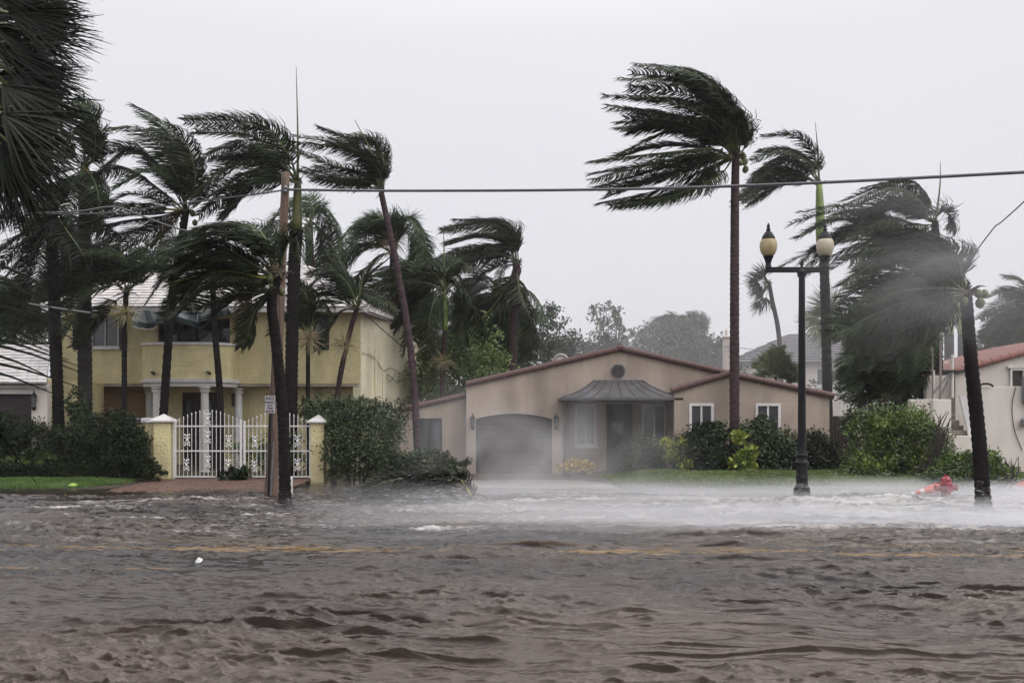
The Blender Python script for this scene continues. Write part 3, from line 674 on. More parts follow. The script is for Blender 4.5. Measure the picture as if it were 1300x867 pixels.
# front door
dr = MB().box(hx(220)+.02, hx(272)-.02, YH+1.05, YH+1.1, .12, hz(497)).build('front_door', m_dark, house)
for a, b in ((225,230),(248,257),(266,270)):
    cxx = (hx(a)+hx(b))/2; r_ = (hx(b)-hx(a))/2; zc = hz(520)
    mb = MB(); nn = 16; mb.add([(cxx+r_*math.cos(6.283*i/nn), YH+1.04, zc+.42*math.sin(6.283*i/nn)) for i in range(nn)], [tuple(range(nn))]).build('door_glass', m_glassg, dr)
for px in (233, 246, 259): MB().box(hx(px)-.03, hx(px)+.03, YH+1.02, YH+1.048, .12, hz(498)).build('stile', m_dark, dr)
# plywood over the ground-floor window, three sheets high
for i in range(3):
    z0, z1 = .8, hz(493); MB().box(hx(117)+.01, hx(177)-.01, YH+.93, YH+.955, z0+(z1-z0)*i/3+.008, z0+(z1-z0)*(i+1)/3-.008).build('plywood_sheet', m_ply, house)
MB().bbox(hx(114), hx(180), YH+.90, YH+.945, hz(493)+.004, hz(490), .01).build('lintel', m_ply, house)
# torn awning
aw = MB(); xs_ = np.linspace(hx(181), hx(301), 15); top = [(x, YH-.02, hz(396)-.02) for x in xs_]; bot = [(x, YH-1.0-.25*math.sin(i*1.9), hz(409)-.10*math.sin(i*.8)+.02*i*(i>9)-.03*(i<4)) for i, x in enumerate(xs_)]
mid = [(x, YH-.62, hz(399)+.10*math.sin(i*1.3)) for i, x in enumerate(xs_)]
V = top+mid+bot+[(x, y-.01, z-.20-.02*math.sin(i*3)) for i, (x, y, z) in enumerate(bot)]; k = len(xs_)
F = [(r*k+i, r*k+i+1, (r+1)*k+i+1, (r+1)*k+i) for r in range(3) for i in range(k-1)]
awn = mesh_np('awning', V, F, m_awn, house, label=None) if False else mesh_np('awning', V, F, m_awn, house, smooth=False)
awn['label'] = 'dark green awning with scalloped white edge, torn by the wind'
sc = MB()
for i in range(7*4):
    u = i/(4.0)*.5; 
    i0 = u; a = np.array(bot[int(i0)]); b = np.array(bot[min(int(i0)+1,k-1)]); p = a+(b-a)*(i0-int(i0))-np.array((0,.02,.20+.04*abs(math.sin(i*1.57/2))))
    i1 = i0+.125; q = a+(b-a)*min(1,(i1-int(i0)))-np.array((0,.02,.20+.04*abs(math.sin((i+1)*1.57/2))))
    sc.tube([p, q], .018, 4)
sc.build('scalloped_trim', m_white, awn)
for i in (0,5,9,14): MB().tube([top[i], mid[i], bot[i]], .015, 4).build('awning_rib', m_white, awn)
# security cameras under the balcony, wall lantern by the door
for px in (193, 264):
    c = P(px, 473, 35.82); o = MB().tube([c+np.array((0,.18,.02)), c], .035, 8).tube([c, c+np.array((.10,-.06,-.05))], .05, 8).build('security_camera', m_black, house)
    MB().tube([c+np.array((-.06,.1,.06)), c+np.array((-.06,.02,.10))], .04, 6).build('bracket', m_white, o)
lantern(None, np.array((hx(289), YH+.75, hz(505))), .34, m_glassg, 'wall_lantern', parent=house)
# conduits, coil and meter on the side wall
def side(t, z, o=.04): q = p0+(q0-p0)*t; return np.array((q[0]+pn[0]*o, q[1]+pn[1]*o, z))
for t, za, zbm in ((.20,.6,4.7),(.32,.6,3.9)): MB().tube([side(t,za), side(t,zbm)], .035, 6).build('conduit', m_yside, house)
MB().tube(curve([side(.32,3.9,.06), side(.42,4.05,.1), side(.62,3.75,.12), side(.5,3.55,.1), side(.36,3.8,.1), side(.40,3.5,.08), side(.5,3.9,.08)], 26), .014, 4).build('coiled_cable', m_cabled, house)
MB().tube(curve([side(.0,4.5,.05), side(.16,4.4,.05), side(.32,3.9,.05)], 8), .012, 4).build('cable', m_cabled, house)
mb = MB(); a = side(.42,1.0,.03); mb.box(a[0]-.1, a[0]+.12, a[1]-.1, a[1]+.02, .95, 1.25).build('meter_box', m_metal, house)
MB().add([side(.93,2.4,.01), side(.985,2.4,.01), side(.985,4.2,.01), side(.93,4.2,.01)], [(0,1,2,3)]).build('window', m_glass, house)

# ---- perimeter wall, pillars, gates (31.6 m)
YG = 31.6
def gx_(px): return X(px, YG)
def gz_(py): return Z(py, YG)
def pillar(px0, px1, label, top=536):
    x0, x1 = gx_(px0), gx_(px1); t = thing('gate_pillar', label, 'gate pillar', ((x0+x1)/2, YG, 0), 'pillars of the white gate')
    y0, y1 = YG-(x1-x0)/2, YG+(x1-x0)/2; zt = gz_(top)
    MB().bbox(x0, x1, y0, y1, -.1, zt, .015).build('shaft', m_yellow, t)
    cxp = (x0+x1)/2; h = .16; o_ = .1
    MB().bbox(x0-o_, x1+o_, y0-o_, y1+o_, zt+.002, zt+.07, .012).build('cap', m_white, t)
    MB().add([(x0-o_+.02,y0-o_+.02,zt+.072),(x1+o_-.02,y0-o_+.02,zt+.072),(x1+o_-.02,y1+o_-.02,zt+.072),(x0-o_+.02,y1+o_-.02,zt+.072),(cxp,YG,zt+.27)], [(0,1,4),(1,2,4),(2,3,4),(3,0,4)]).build('pyramid_top', m_white, t)
pillar(198, 218, 'yellow gate pillar with white pyramid cap beside the dark hedge')
pillar(396, 413, 'yellow gate pillar with white pyramid cap beside the round green bush', 537)
t = thing('garden_wall', 'yellow stucco garden wall with white coping between dark hedge and gate pillar', 'wall', (gx_(187), YG+.1, 0))
MB().box(gx_(150), gx_(197)-.0, YG, YG+.22, -.1, gz_(537)).build('wall_panel', m_yellow, t)
MB().bbox(gx_(148), gx_(196), YG-.05, YG+.27, gz_(537)+.002, gz_(530.5), .012).build('coping', m_white, t)
def scroll(parent, c, s):
    mb = MB()
    for sx in (-1,1):
        for sz in (-1,1):
            pts = [c+np.array((sx*s*.5*math.sin(a)*(.35+.65*abs(math.cos(a*.5))), -.01, sz*s*(.12+.33*a/3.1)+sz*.02)) for a in np.linspace(0,3.6,9)]
            mb.tube(pts, .013, 4, False)
            mb.lathe(c+np.array((sx*s*.33,-.01,sz*s*.78)), [(.005,-.04),(.035,0),(.005,.04)], 6)
    mb.lathe(c, [(.006,-.07),(.04,-.03),(.05,0),(.04,.03),(.006,.07)], 8)
    for sz in (-1,1): mb.lathe(c+np.array((0,0,sz*s*.62)), [(.006,-.05),(.038,0),(.006,.05)], 8)
    return mb.build('scroll_casting', m_gate, parent)
def gate(px0, px1, label, ornaments, npk, edge, mid_):
    t = thing('gate_leaf', label, 'gate', ((gx_(px0)+gx_(px1))/2, YG, 0), 'two leaves of the white iron gate')
    x0, x1 = gx_(px0), gx_(px1); z0 = gz_(605.5)
    for py, r_ in ((541,.022),(572.5,.022),(605,.022)): MB().bbox(x0, x1, YG-r_, YG+r_, gz_(py)-r_, gz_(py)+r_, .005).build('rail', m_gate, t)
    for a, tp in ((x0,edge+0),(x1,edge)):
        MB().bbox(a-.034, a+.034, YG-.034, YG+.034, z0-.03, gz_(tp-1), .008).build('stile', m_gate, t)
    for i in range(npk):
        u = (i+1)/(npk+1); x = x0+(x1-x0)*u; tp = edge+(mid_-edge)*math.sin(u*math.pi)**1.1
        zt = gz_(tp); MB().tube([(x,YG,z0),(x,YG,zt-.05)], .0125, 5).lathe((x,YG,zt-.05), [(.012,0),(.024,.02),(.024,.035),(.012,.05),(.004,.09)], 6).build('picket', m_gate, t)
    for (ox, oy) in ornaments: scroll(t, np.array((gx_(ox), YG-.02, gz_(oy))), .21)
gate(222.5, 306, 'left white iron gate leaf standing clear of the wooden pole', [(238,558.5),(237,590),(264,532),(264,555),(264,586),(290.5,560),(290,591)], 15, 534, 521)
gate(310.5, 394, 'right white iron gate leaf partly hidden behind the wooden pole', [(324,560.5),(323,592),(352,532),(352,562),(352,588),(378,560),(378,590)], 15, 535.5, 523)
gp = MB().bbox(gx_(218.5)+.02, gx_(221)+.0, YG-.03, YG+.03, -.05, gz_(533), .008).build('gate_hinge_post', m_gate); tag(gp, 'slim white steel post between yellow pillar and left gate leaf', 'post')

# ---- garage wing on the far left (32.5 m)
YL = 32.5
t = thing('garage_wing', 'cream garage with white tiled roof half hidden behind the dark hedge', 'garage', (X(10,YL), YL, 0))
lx = lambda p: X(p, YL); lz = lambda p: Z(p, YL)
mb = wall_holes(lx(-80), lx(60), -.1, lz(487), YL, YL+.25, [(lx(-60), lx(40), -.1, lz(500))]); mb.build('wall', m_cream, t)
MB().box(lx(60)-.2, lx(60), YL+.26, 37, -.1, lz(480)).build('wall', m_yellow, t)
MB().box(lx(-60), lx(40), YL+.18, YL+.22, -.1, lz(500)).build('garage_door', m_garage, t)
MB().bbox(lx(-82), lx(62), YL-.1, YL-.003, lz(493), lz(487.5), .01).build('fascia', m_white, t)
course_roof(t, (lx(-84), YL-.35, lz(487)), (lx(66), YL-.35, lz(487)), (lx(-84), 36.4, Z(438,36.4)), (X(64,36.4), 36.4, Z(438,36.4)), 13, m_rooft)
lantern(None, P(43, 507, YL-.15), .42, m_glassg, 'wall_lantern', parent=t)

# ---- beige single-storey house (35 m)
YB = 35.0
bx_ = lambda p, Y=YB: X(p, Y)
bzz = lambda p, Y=YB: Z(p, Y)
bh = thing('beige_house', 'beige stucco bungalow with low tiled gable, arched garage door and metal canopy', 'house', (bx_(787), YB, 0))
ap = (bx_(787), bzz(446)); le = (bx_(592), bzz(491)); re = (bx_(985), bzz(491))
# main gable wall, cut round the garage arch, the round vent is proud of it
gx0, gx1, gzt, gzs = bx_(604), bx_(701), bzz(525), bzz(532)
arch = [(gx0+(gx1-gx0)*i/14, gzs+(gzt-gzs)*math.sin(math.pi*i/14)**.8) for i in range(15)]
bayx0, bayx1, bayz = bx_(716), bx_(850), bzz(506)
mb = MB()
def roofz(x): return ap[1]-(ap[1]-le[1])*abs(x-ap[0])/(ap[0]-le[0]) if x < ap[0] else ap[1]-(ap[1]-re[1])*(x-ap[0])/(re[0]-ap[0])
def slab(pts_low, pts_high):        # vertical wall strip quads between two x-aligned profiles
    n_ = len(pts_low)
    for i in range(n_-1):
        a, b = pts_low[i], pts_low[i+1]; c, d = pts_high[i+1], pts_high[i]
        mb.add([(a[0],YB,a[1]),(b[0],YB,b[1]),(c[0],YB,c[1]),(d[0],YB,d[1]),(a[0],YB+.3,a[1]),(b[0],YB+.3,b[1]),(c[0],YB+.3,c[1]),(d[0],YB+.3,d[1])],
               [(0,1,2,3),(4,7,6,5),(0,4,5,1)])
xsA = [le[0], gx0]; slab([(x,-.1) for x in xsA], [(x,roofz(x)) for x in xsA])
slab(arch, [(x, roofz(x)) for x, z in arch])
xsB = [gx1, bayx0]; slab([(x,-.1) for x in xsB], [(x,roofz(x)) for x in xsB])
xsC = [bayx0, ap[0], bayx1]; slab([(x,bayz) for x in xsC], [(x,roofz(x)) for x in xsC])
xsD = [bayx1, re[0]]; slab([(x,-.1) for x in xsD], [(x,roofz(x)) for x in xsD])
mb.add([(gx0,YB,-.1),(gx0,YB+.3,-.1),(gx0,YB+.3,gzs),(gx0,YB,gzs)],[(0,1,2,3)]); mb.add([(gx1,YB,-.1),(gx1,YB+.3,-.1),(gx1,YB+.3,gzs),(gx1,YB,gzs)],[(0,1,2,3)])
mb.build('wall', m_beige, bh)
gd = MB(); hgt = gzt+.1
for i in range(5):
    z0 = -.1+(hgt+.1)*i/5; gd_ = MB().bbox(gx0-.05, gx1+.05, YB+.2, YB+.26, z0+.012, -.1+(hgt+.1)*(i+1)/5-.012, .012)
    if i == 0: gdo = MB().box(gx0-.05, gx1+.05, YB+.262, YB+.3, -.1, hgt).build('garage_door', m_garage, bh)
    gd_.build('door_panel', m_garage, gdo)
for px in (600, 706): lantern(None, P(px, 534, YB-.14), .36, m_glassg, 'wall_lantern', parent=bh)
# roof planes running back and the tiled verges
for a, b in ((le, ap), (ap, re)):
    A_, B_ = np.array((a[0],a[1])), np.array((b[0],b[1]))
    MB().add([(A_[0],YB-.12,A_[1]+.01),(B_[0],YB-.12,B_[1]+.01),(B_[0],YB+13,B_[1]+.01),(A_[0],YB+13,A_[1]+.01),(A_[0],YB-.12,A_[1]+.07),(B_[0],YB-.12,B_[1]+.07),(B_[0],YB+13,B_[1]+.07),(A_[0],YB+13,A_[1]+.07)],
             [(0,1,2,3),(4,7,6,5),(0,4,5,1)]).build('roof', m_barrel, bh)
    barrel_row(bh, (A_[0], YB-.08, A_[1]+.1), (B_[0], YB-.08, B_[1]+.1), .105, .29, m_barrel)
MB().lathe((ap[0], YB-.08, ap[1]+.1), [(.13,-.05),(.15,.05),(.06,.16),(.02,.2)], 10).build('ridge_finial', m_barrel, bh)
c = P(785, 471, YB-.06); mb = MB().tube([c, c+np.array((0,.055,0))], .25, 24); rv = mb.build('round_vent', m_metal, bh)
mb = MB()
for i in range(7):
    z = -.18+.06*i; w2 = math.sqrt(.22**2-z*z); mb.box(c[0]-w2, c[0]+w2, c[1]-.03, c[1]-.002, c[2]+z-.02, c[2]+z+.015)
mb.build('louvre', m_garage, rv)
# canopy and recessed bay below it
cn_ = thing('x', 'x', 'x', (0,0,0)); bpy.data.objects.remove(cn_)
prof = [(483, 752.5, 815, .25), (490, 744, 823, .55), (497, 733, 835, .85), (502, 722, 846, 1.1), (505.5, 709.5, 858, 1.35)]
rows = []
for py, a, b, dpth in prof:
    Yc = YB-dpth; rows.append([np.array((X(a,YB)+0, YB-.003, Z(py,YB))), P(a+2, py, Yc)*1.0, P(b-2, py, Yc), np.array((X(b,YB), YB-.003, Z(py,YB)))])
    rows[-1][1][0] = X(a,YB)+.03; rows[-1][2][0] = X(b,YB)-.03; rows[-1][1][2] = rows[-1][2][2] = Z(py,YB)
V = [p_ for r_ in rows for p_ in r_]; F = [(4*i+j, 4*i+j+1, 4*i+5+j, 4*i+4+j) for i in range(4) for j in range(3)]+[(0,3,2,1)]
cano = mesh_np('canopy', V, F, m_copper, bh)
for u in np.linspace(0, 1, 9):
    pts = [r_[1]*(1-u)+r_[2]*u+np.array((0,-.012,.012)) for r_ in rows]; MB().tube(pts, .014, 4).build('seam', m_copper, cano)
x0, x1 = X(709.5,YB), X(858,YB); ez = Z(505.5,YB)
MB().bbox(x0-.04, x1+.04, YB-1.40, YB-.004, ez-.12, ez-.003, .02).build('canopy_edge', m_copper, bh)
for px in (714, 853): MB().bbox(X(px,YB)-.05, X(px,YB)+.05, YB-1.3, YB-1.2, -.1, ez-.123, .01).build('post', m_dark, bh)
yb = YB+1.1
bxx = lambda p: X(p, yb); bz_ = lambda p: Z(p, yb)
bayh = [(bxx(730), bxx(757), bz_(566), bz_(513)), (bxx(770), bxx(803), -.1, bz_(513)), (bxx(815), bxx(846), bz_(566), bz_(513))]
MB().box(bayx0-.2, bayx1+.2, YB+.301, yb+.3, bayz+.002, bayz+.1).build('porch_ceiling', m_dark, bh)
MB().box(bayx0-.2, bayx0-.002, YB+.302, yb-.002, -.1, bayz).build('porch_side', m_beige, bh); MB().box(bayx1+.002, bayx1+.2, YB+.302, yb-.002, -.1, bayz).build('porch_side', m_beige, bh)
wall_holes(bayx0-.19, bayx1+.19, -.1, bayz, yb, yb+.25, bayh).build('wall', m_beige, bh)
window(bh, *bayh[0], yb+.02, .07, 1, glass=m_glassg); window(bh, *bayh[2], yb+.02, .07, 1, glass=m_glassg)
dd = MB().box(bayh[1][0], bayh[1][1], yb+.2, yb+.25, -.1, bayh[1][3]).build('front_door', m_dark, bh)
MB().box(bayh[1][0]+.25, bayh[1][0]+.62, yb+.18, yb+.198, 1.0, 1.9).build('door_glass', m_glass, dd)
# right wing (33.6 m), closer than the main wall
YW = 33.6
wx_ = lambda p: X(p, YW)
wz_ = lambda p: Z(p, YW)
wa = (wx_(925), wz_(478)); wl = (wx_(856), wz_(499)); wr = (wx_(1053), wz_(506))
holes = [(wx_(875), wx_(906), wz_(563), wz_(512)), (wx_(959), wx_(991), wz_(563), wz_(512))]
zt_ = wz_(509)
wall_holes(wl[0], wr[0], -.1, zt_, YW, YW+.25, holes).build('wall', m_beige, bh)
MB().prism([(wl[0], zt_+.002), (wr[0], zt_+.002), (wr[0], wr[1]+.0), (wa[0], wa[1]), (wl[0], wl[1])], YW, YW+.25).build('gable', m_beige, bh)
MB().box(wr[0]-.25, wr[0], YW+.251, YB+12, -.1, wr[1]-.02).build('wall', m_beige, bh)
for a, b in ((wl, wa), (wa, wr)):
    MB().add([(a[0],YW-.1,a[1]+.01),(b[0],YW-.1,b[1]+.01),(b[0],YW+13,b[1]+.01),(a[0],YW+13,a[1]+.01),(a[0],YW-.1,a[1]+.07),(b[0],YW-.1,b[1]+.07),(b[0],YW+13,b[1]+.07),(a[0],YW+13,a[1]+.07)],
             [(0,1,2,3),(4,7,6,5),(0,4,5,1)]).build('roof', m_barrel, bh)
    barrel_row(bh, (a[0]-(.12 if a is wl else 0), YW-.06, a[1]+.1), (b[0]+(.12 if b is wr else 0), YW-.06, b[1]+.1), .105, .29, m_barrel)
for h in holes: window(bh, *h, YW+.02, .085, 1, rail=None, sill=True)
# left wing (35.8 m)
YV = 35.6
vx = lambda p: X(p, YV); vz = lambda p: Z(p, YV)
vh = [(vx(532), vx(561), vz(571), vz(531))]
wall_holes(vx(500), vx(594), -.1, vz(527), YV, YV+.25, vh).build('wall', m_beige, bh)
MB().prism([(vx(500), vz(527)+.002), (vx(594), vz(527)+.002), (vx(594), vz(504.5)), (vx(500), vz(525))], YV, YV+.25).build('gable', m_beige, bh)
window(bh, *vh[0], YV+.03, .05, 1, glass=m_glassg, fm=m_shut, sill=False)
a = (vx(500), vz(525)); b = (vx(593), vz(504.5))
MB().add([(a[0],YV-.1,a[1]+.01),(b[0],YV-.1,b[1]+.01),(b[0],YV+9,b[1]+.01),(a[0],YV+9,a[1]+.01),(a[0],YV-.1,a[1]+.07),(b[0],YV-.1,b[1]+.07),(b[0],YV+9,b[1]+.07),(a[0],YV+9,a[1]+.07)],[(0,1,2,3),(4,7,6,5),(0,4,5,1)]).build('roof', m_barrel, bh)
barrel_row(bh, (a[0], YV-.06, a[1]+.1), (b[0], YV-.06, b[1]+.1), .10, .29, m_barrel)
# rounded white roof vent on the main roof
c = P(712, 459, 41); mb = MB().tube([c+np.array((0,-.25,.0)), c+np.array((0,.25,0))], .33, 20); rv = mb.build('roof_vent', m_white, bh)
mb = MB(); mb.tube([c+np.array((-.02+.25*math.cos(a_), -.29, .25*math.sin(a_))) for a_ in np.linspace(0, 6.283, 20)], .03, 5); mb.build('rim', m_metal, rv)
MB().box(c[0]-.3, c[0]+.3, c[1]-.2, c[1]+.2, c[2]-1.1, c[2]-.2).build('vent_base', m_cream, rv)
MB().bbox(X(915,44), X(925,44), 43.8, 44.3, 2.5, Z(425,44), .03).build('x', m_cream); bpy.data.objects.remove(bpy.data.objects['x'])

# ---- dark timber side gate at the end of the bungalow
t = thing('timber_gate', 'dark brown timber gate between the bungalow and the big green bush', 'gate', (X(1064,34.2), 34.2, 0))
x0, x1 = X(1044,34.2), X(1088,34.2); nb = 9
for i in range(nb): MB().bbox(x0+(x1-x0)*i/nb+.006, x0+(x1-x0)*(i+1)/nb-.006, 34.1, 34.16, -.05, Z(528,34.2), .008).build('board', m_dark, t)
MB().box(x0, x1, 34.162, 34.22, Z(538,34.2), Z(533,34.2)).build('crossbar', m_dark, t)

# ---- grey-roofed house far behind (62 m)
YF = 62.0
fx = lambda p, Y=YF: X(p, Y); fz = lambda p, Y=YF: Z(p, Y)
fh = thing('grey_roofed_house', 'distant pale house with grey tiled hip roof and white balustrade', 'house', (fx(1020), YF, 0))
wh = [(fx(1036), fx(1046), fz(490), fz(467)), (fx(1049), fx(1060), fz(490), fz(467)), (fx(1072), fx(1082), fz(490), fz(467))]
wall_holes(fx(941), fx(1105), -.1, fz(460), YF, YF+.4, wh).build('wall', m_cream, fh)
for h in wh: window(fh, *h, YF+.03, .08, 0, glass=m_glassg, sill=False)
MB().box(fx(941), fx(1105), YF+.4, YF+9, -.1, fz(461)).build('wall', m_cream, fh)
A_ = (fx(936), YF-.5, fz(461)); B_ = (fx(1112), YF-.5, fz(461)); C_ = (fx(1003,67), 67, Z(424,67)); D_ = (fx(1085,67), 67, Z(424,67))
course_roof(fh, A_, B_, C_, D_, 12, m_rgrey, tw=.3, th=.07)
course_roof(fh, (A_[0], 73, A_[2]), A_, C_, C_, 8, m_rgrey, tw=.5, th=.07)
for i in range(22):
    x = fx(1026)+i*(fx(1086)-fx(1026))/21; MB().lathe((x, YF-1.6, fz(502)), [(.05,0),(.09,.12),(.05,.3),(.04,.42)], 6).build('baluster', m_white, fh)
MB().box(fx(1024), fx(1088), YF-1.75, YF-1.45, fz(502)+.422, fz(502)+.55).build('balustrade_rail', m_white, fh)
MB().box(fx(1020), fx(1092), YF-1.9, YF-.02, 0, fz(502)-.003).build('terrace', m_cream, fh)
t = thing('chimney', 'slender pale stone chimney standing behind the bungalow roof', 'chimney', (X(922,48), 48, 0))
MB().bbox(X(918,48), X(926.5,48), 47.8, 48.15, -.1, Z(430,48), .02).build('stack', m_cream, t); MB().bbox(X(917,48), X(927.5,48), 47.75, 48.2, Z(430,48)+.002, Z(427,48), .02).build('cap', m_cream, t)
MB().tube([(X(922,48), 48, Z(427,48)+.003), (X(922,48), 48, Z(419,48))], [.07,.06], 8).build('flue', m_cream, t)

# ---- white house on the right with stairs (32 m)
YR = 32.0
rx = lambda p, Y=YR: X(p, Y); rz = lambda p, Y=YR: Z(p, Y)
rh = thing('white_house', 'off-white house with red tiled verge, raised terrace and outside stairs', 'house', (rx(1260), YR, 0))
MB().bbox(rx(1232), rx(1420), YR, YR+.3, -.1, rz(490.5), .01).build('terrace_wall', m_cream, rh)
MB().bbox(rx(1183), rx(1206), YR-.1, YR+.2, -.1, rz(507), .01).build('stair_wall', m_cream, rh)
MB().bbox(rx(1206), rx(1232), YR-.3, YR+.05, -.1, rz(553), .01).build('landing', m_cream, rh)
for i in range(5):
    MB().bbox(rx(1206)+.004, rx(1230), YR+.06+.30*i, YR+.36+.30*i, -.1, rz(553)+.17*(i+1), .01).build('step', m_conc, rh)
MB().bbox(rx(1183), rx(1229), YR+1.7, YR+1.95, -.1, rz(505), .01).build('back_wall', m_cream, rh)
mb = MB().prism([(rx(1229), rz(553)-.1), (rx(1237), rz(553)-.1), (rx(1224)-.0, rz(502)), (rx(1216), rz(502))], YR-.12, YR-.02); mb.build('stair_string', m_white, rh)
YT = 37.0
a = (X(1213,YT), Z(473,YT)); b = (X(1420,YT), Z(418,YT))
hw = [(X(1281,YT), X(1300,YT), Z(493,YT), Z(468,YT))]
wall_holes(a[0], b[0], -.1, a[1]-.1, YT, YT+.3, []).build('wall', m_cream, rh)
MB().prism([(a[0], a[1]-.098), (b[0], a[1]-.098), (b[0], b[1]), (a[0], a[1]-.05)], YT, YT+.3).build('gable', m_cream, rh)
window(rh, hw[0][0]-.0, hw[0][1], hw[0][2], hw[0][3], YT-.06, .07, 0, sill=False, glass=m_dark)
MB().bbox(hw[0][0]-.1, hw[0][1]+.1, YT-.14, YT-.005, hw[0][3]+.003, hw[0][3]+.1, .01).build('lintel', m_cream, rh)
MB().add([(a[0],YT-.15,a[1]-.03),(b[0],YT-.15,b[1]+.01),(b[0],YT+10,b[1]+.01),(a[0],YT+10,a[1]-.03),(a[0],YT-.15,a[1]+.04),(b[0],YT-.15,b[1]+.08),(b[0],YT+10,b[1]+.08),(a[0],YT+10,a[1]+.04)],[(0,1,2,3),(4,7,6,5),(0,4,5,1)]).build('roof', m_barrel_r, rh)
barrel_row(rh, (a[0]-.1, YT-.1, a[1]+.04), (b[0], YT-.1, b[1]+.12), .13, .36, m_barrel_r)
MB().bbox(X(1181,YT), X(1214,YT), YT+.35, YT+.6, -.1, Z(476,YT), .01).build('porch_wall', m_cream, rh)
MB().bbox(X(1180,36), X(1216,36), 35.2, 37, Z(474,36), Z(471,36), .01).build('porch_roof', m_dark, rh)
for px, y0, y1 in ((1185,470,507),(1209,450,505)): MB().tube([P(px,y1,35.3), P(px,y0,35.3)], .05, 8).build('porch_post', m_white, rh)
for (p1_, p2_) in (((1184,500),(1206,474)), ((1192,507),(1208,474))): MB().tube([P(*p1_,35.2), P(*p2_,35.2)], .03, 6).build('brace', m_metal, rh)
MB().tube(curve([P(1243,491,31.9), P(1247,487.5,31.9), P(1256,487.5,31.9), P(1261,490.5,31.9)], 10), .035, 6).build('vent_pipe', m_black, rh)
MB().prism([(X(1199,44), Z(458,44)), (X(1236,44), Z(466,44)), (X(1236,44), 2), (X(1199,44), 2)], 44, 44.2).build('rear_gable', m_cream, rh)
# electricity meter, conduit and cable on the terrace wall near the right edge
MB().bbox(rx(1296.5), rx(1304), YR-.2, YR-.005, rz(512), rz(478), .02).build('meter_box', m_metal, rh)
MB().lathe((rx(1298), YR-.15, rz(538)), [(.06,-.1),(.13,-.06),(.13,.12),(.08,.18)], 12).build('meter', m_metal, rh)
MB().tube([(rx(1300), YR-.1, rz(530)), (rx(1300), YR-.1, rz(512)-.004)], .03, 8).build('conduit', m_metal, rh)
MB().tube([(rx(1300), YR-.1, rz(478)+.004), (rx(1300), YR-.1, rz(440))], .04, 8).build('conduit', m_metal, rh)
MB().tube(curve([(rx(1289),YR-.04,rz(491)), (rx(1284),YR-.04,rz(515)), (rx(1287),YR-.04,rz(545)), (rx(1297),YR-.04,rz(572))], 12), .014, 4).build('cable', m_cabled, rh)
t = thing('flood_light_pole', 'thin pale pole with two small flood lights behind the stairs', 'pole', (X(1195,34.6), 34.6, 0))
MB().tube([(X(1194,34.6),34.6,0),(X(1194,34.6),34.6,Z(432,34.6))], .04, 8).build('pipe', m_conc, t)
for dx, py in ((-.07,426),(.13,420)): 
    c = np.array((X(1194,34.6)+dx, 34.5, Z(py,34.6))); MB().lathe(c, [(.04,-.12),(.11,-.02),(.12,.05),(.03,.12)], 10).build('flood_light', m_metal, t)
MB().tube([(X(1194,34.6),34.6,Z(434,34.6)),(X(1194,34.6)+.13,34.5,Z(422,34.6))], .02, 5).build('arm', m_metal, t)
t = thing('standpipe', 'tall thin white pipe rising beside the twin dark palm trunks', 'pipe', (X(1175,34.5), 34.5, 0))
MB().tube([(X(1184,34.9),34.9,0),(X(1184,34.9),34.9,Z(440,34.9))], .03, 8).build('pipe', m_conc, t)

# ================================================================ yard surfaces
def poly_sheet(name, pts, z, m, kind='structure'):
    o_ = mesh_np(name, [(x,y,z) for x,y in pts], [tuple(range(len(pts)))], m); return tag(o_, kind=kind)
lawnL = [(X(-200,27),28.4),(X(60,29),28.4),(X(130,29.6),28.9),(X(165,30.2),29.7),(X(188,31.2),31.0),(X(188,33),33.5),(X(-200,31),33.5)]
lawnR = [(2.9,32.8),(3.3,28.8),(4.6,26.9),(7,26.4),(11,26.2),(15.5,26.1),(15.5,33.0),(9,33.4)]
def inpoly(x, y, poly):
    ins = np.zeros(len(x), bool); n_ = len(poly)
    for i in range(n_):
        (x1,y1),(x2,y2) = poly[i], poly[(i+1)%n_]
        c_ = ((y1 > y) != (y2 > y)) & (x < (x2-x1)*(y-y1)/(y2-y1+1e-12)+x1); ins ^= c_
    return ins
def lawn(poly):
    xs_ = np.arange(min(p[0] for p in poly), max(p[0] for p in poly), .18); ys_ = np.arange(min(p[1] for p in poly), max(p[1] for p in poly)+.1, .16)
    A_, B_ = np.meshgrid(xs_, ys_); F_ = grid_faces(len(ys_), len(xs_)); k_ = inpoly(A_.ravel(), B_.ravel(), poly)
    F_ = F_[k_[F_].all(1)]; V_ = np.stack([A_.ravel(), B_.ravel(), ground_h(A_, B_).ravel()+.012], 1)
    u_, inv = np.unique(F_.ravel(), return_inverse=True); tag(mesh_np('lawn', V_[u_], inv.reshape(-1,4), m_lawn), kind='structure')
lawn(lawnL); lawn(lawnR)
def grass(poly, n_, m, h=.07, label=None):
    xs_, ys_ = [p[0] for p in poly], [p[1] for p in poly]
    x = rng.uniform(min(xs_), max(xs_), n_); y = rng.uniform(min(ys_), max(ys_), n_); k = inpoly(x, y, poly); x, y = x[k], y[k]; n_ = len(x)
    hh = h*(1+1.2*pnoise(x*.8, y*1.5, 21))*rng.uniform(.6,1.3,n_); a = rng.uniform(0, 6.28, n_); wd = .012
    lean = np.stack([-.6*hh+rng.normal(0,.3,n_)*hh, rng.normal(0,.3,n_)*hh, hh], 1); b = np.stack([x, y, ground_h(x, y)+.01], 1); s = np.stack([np.cos(a), np.sin(a), a*0], 1)*wd
    V = np.stack([b-s, b+s, b+lean], 1).reshape(-1,3); F = np.arange(3*n_).reshape(n_,3)
    return tag(mesh_np('grass', V, F, m), label, 'grass', kind='stuff')
grass(lawnL, 60000, m_grass, .05, 'bright green grass in front of the clipped hedge at left')
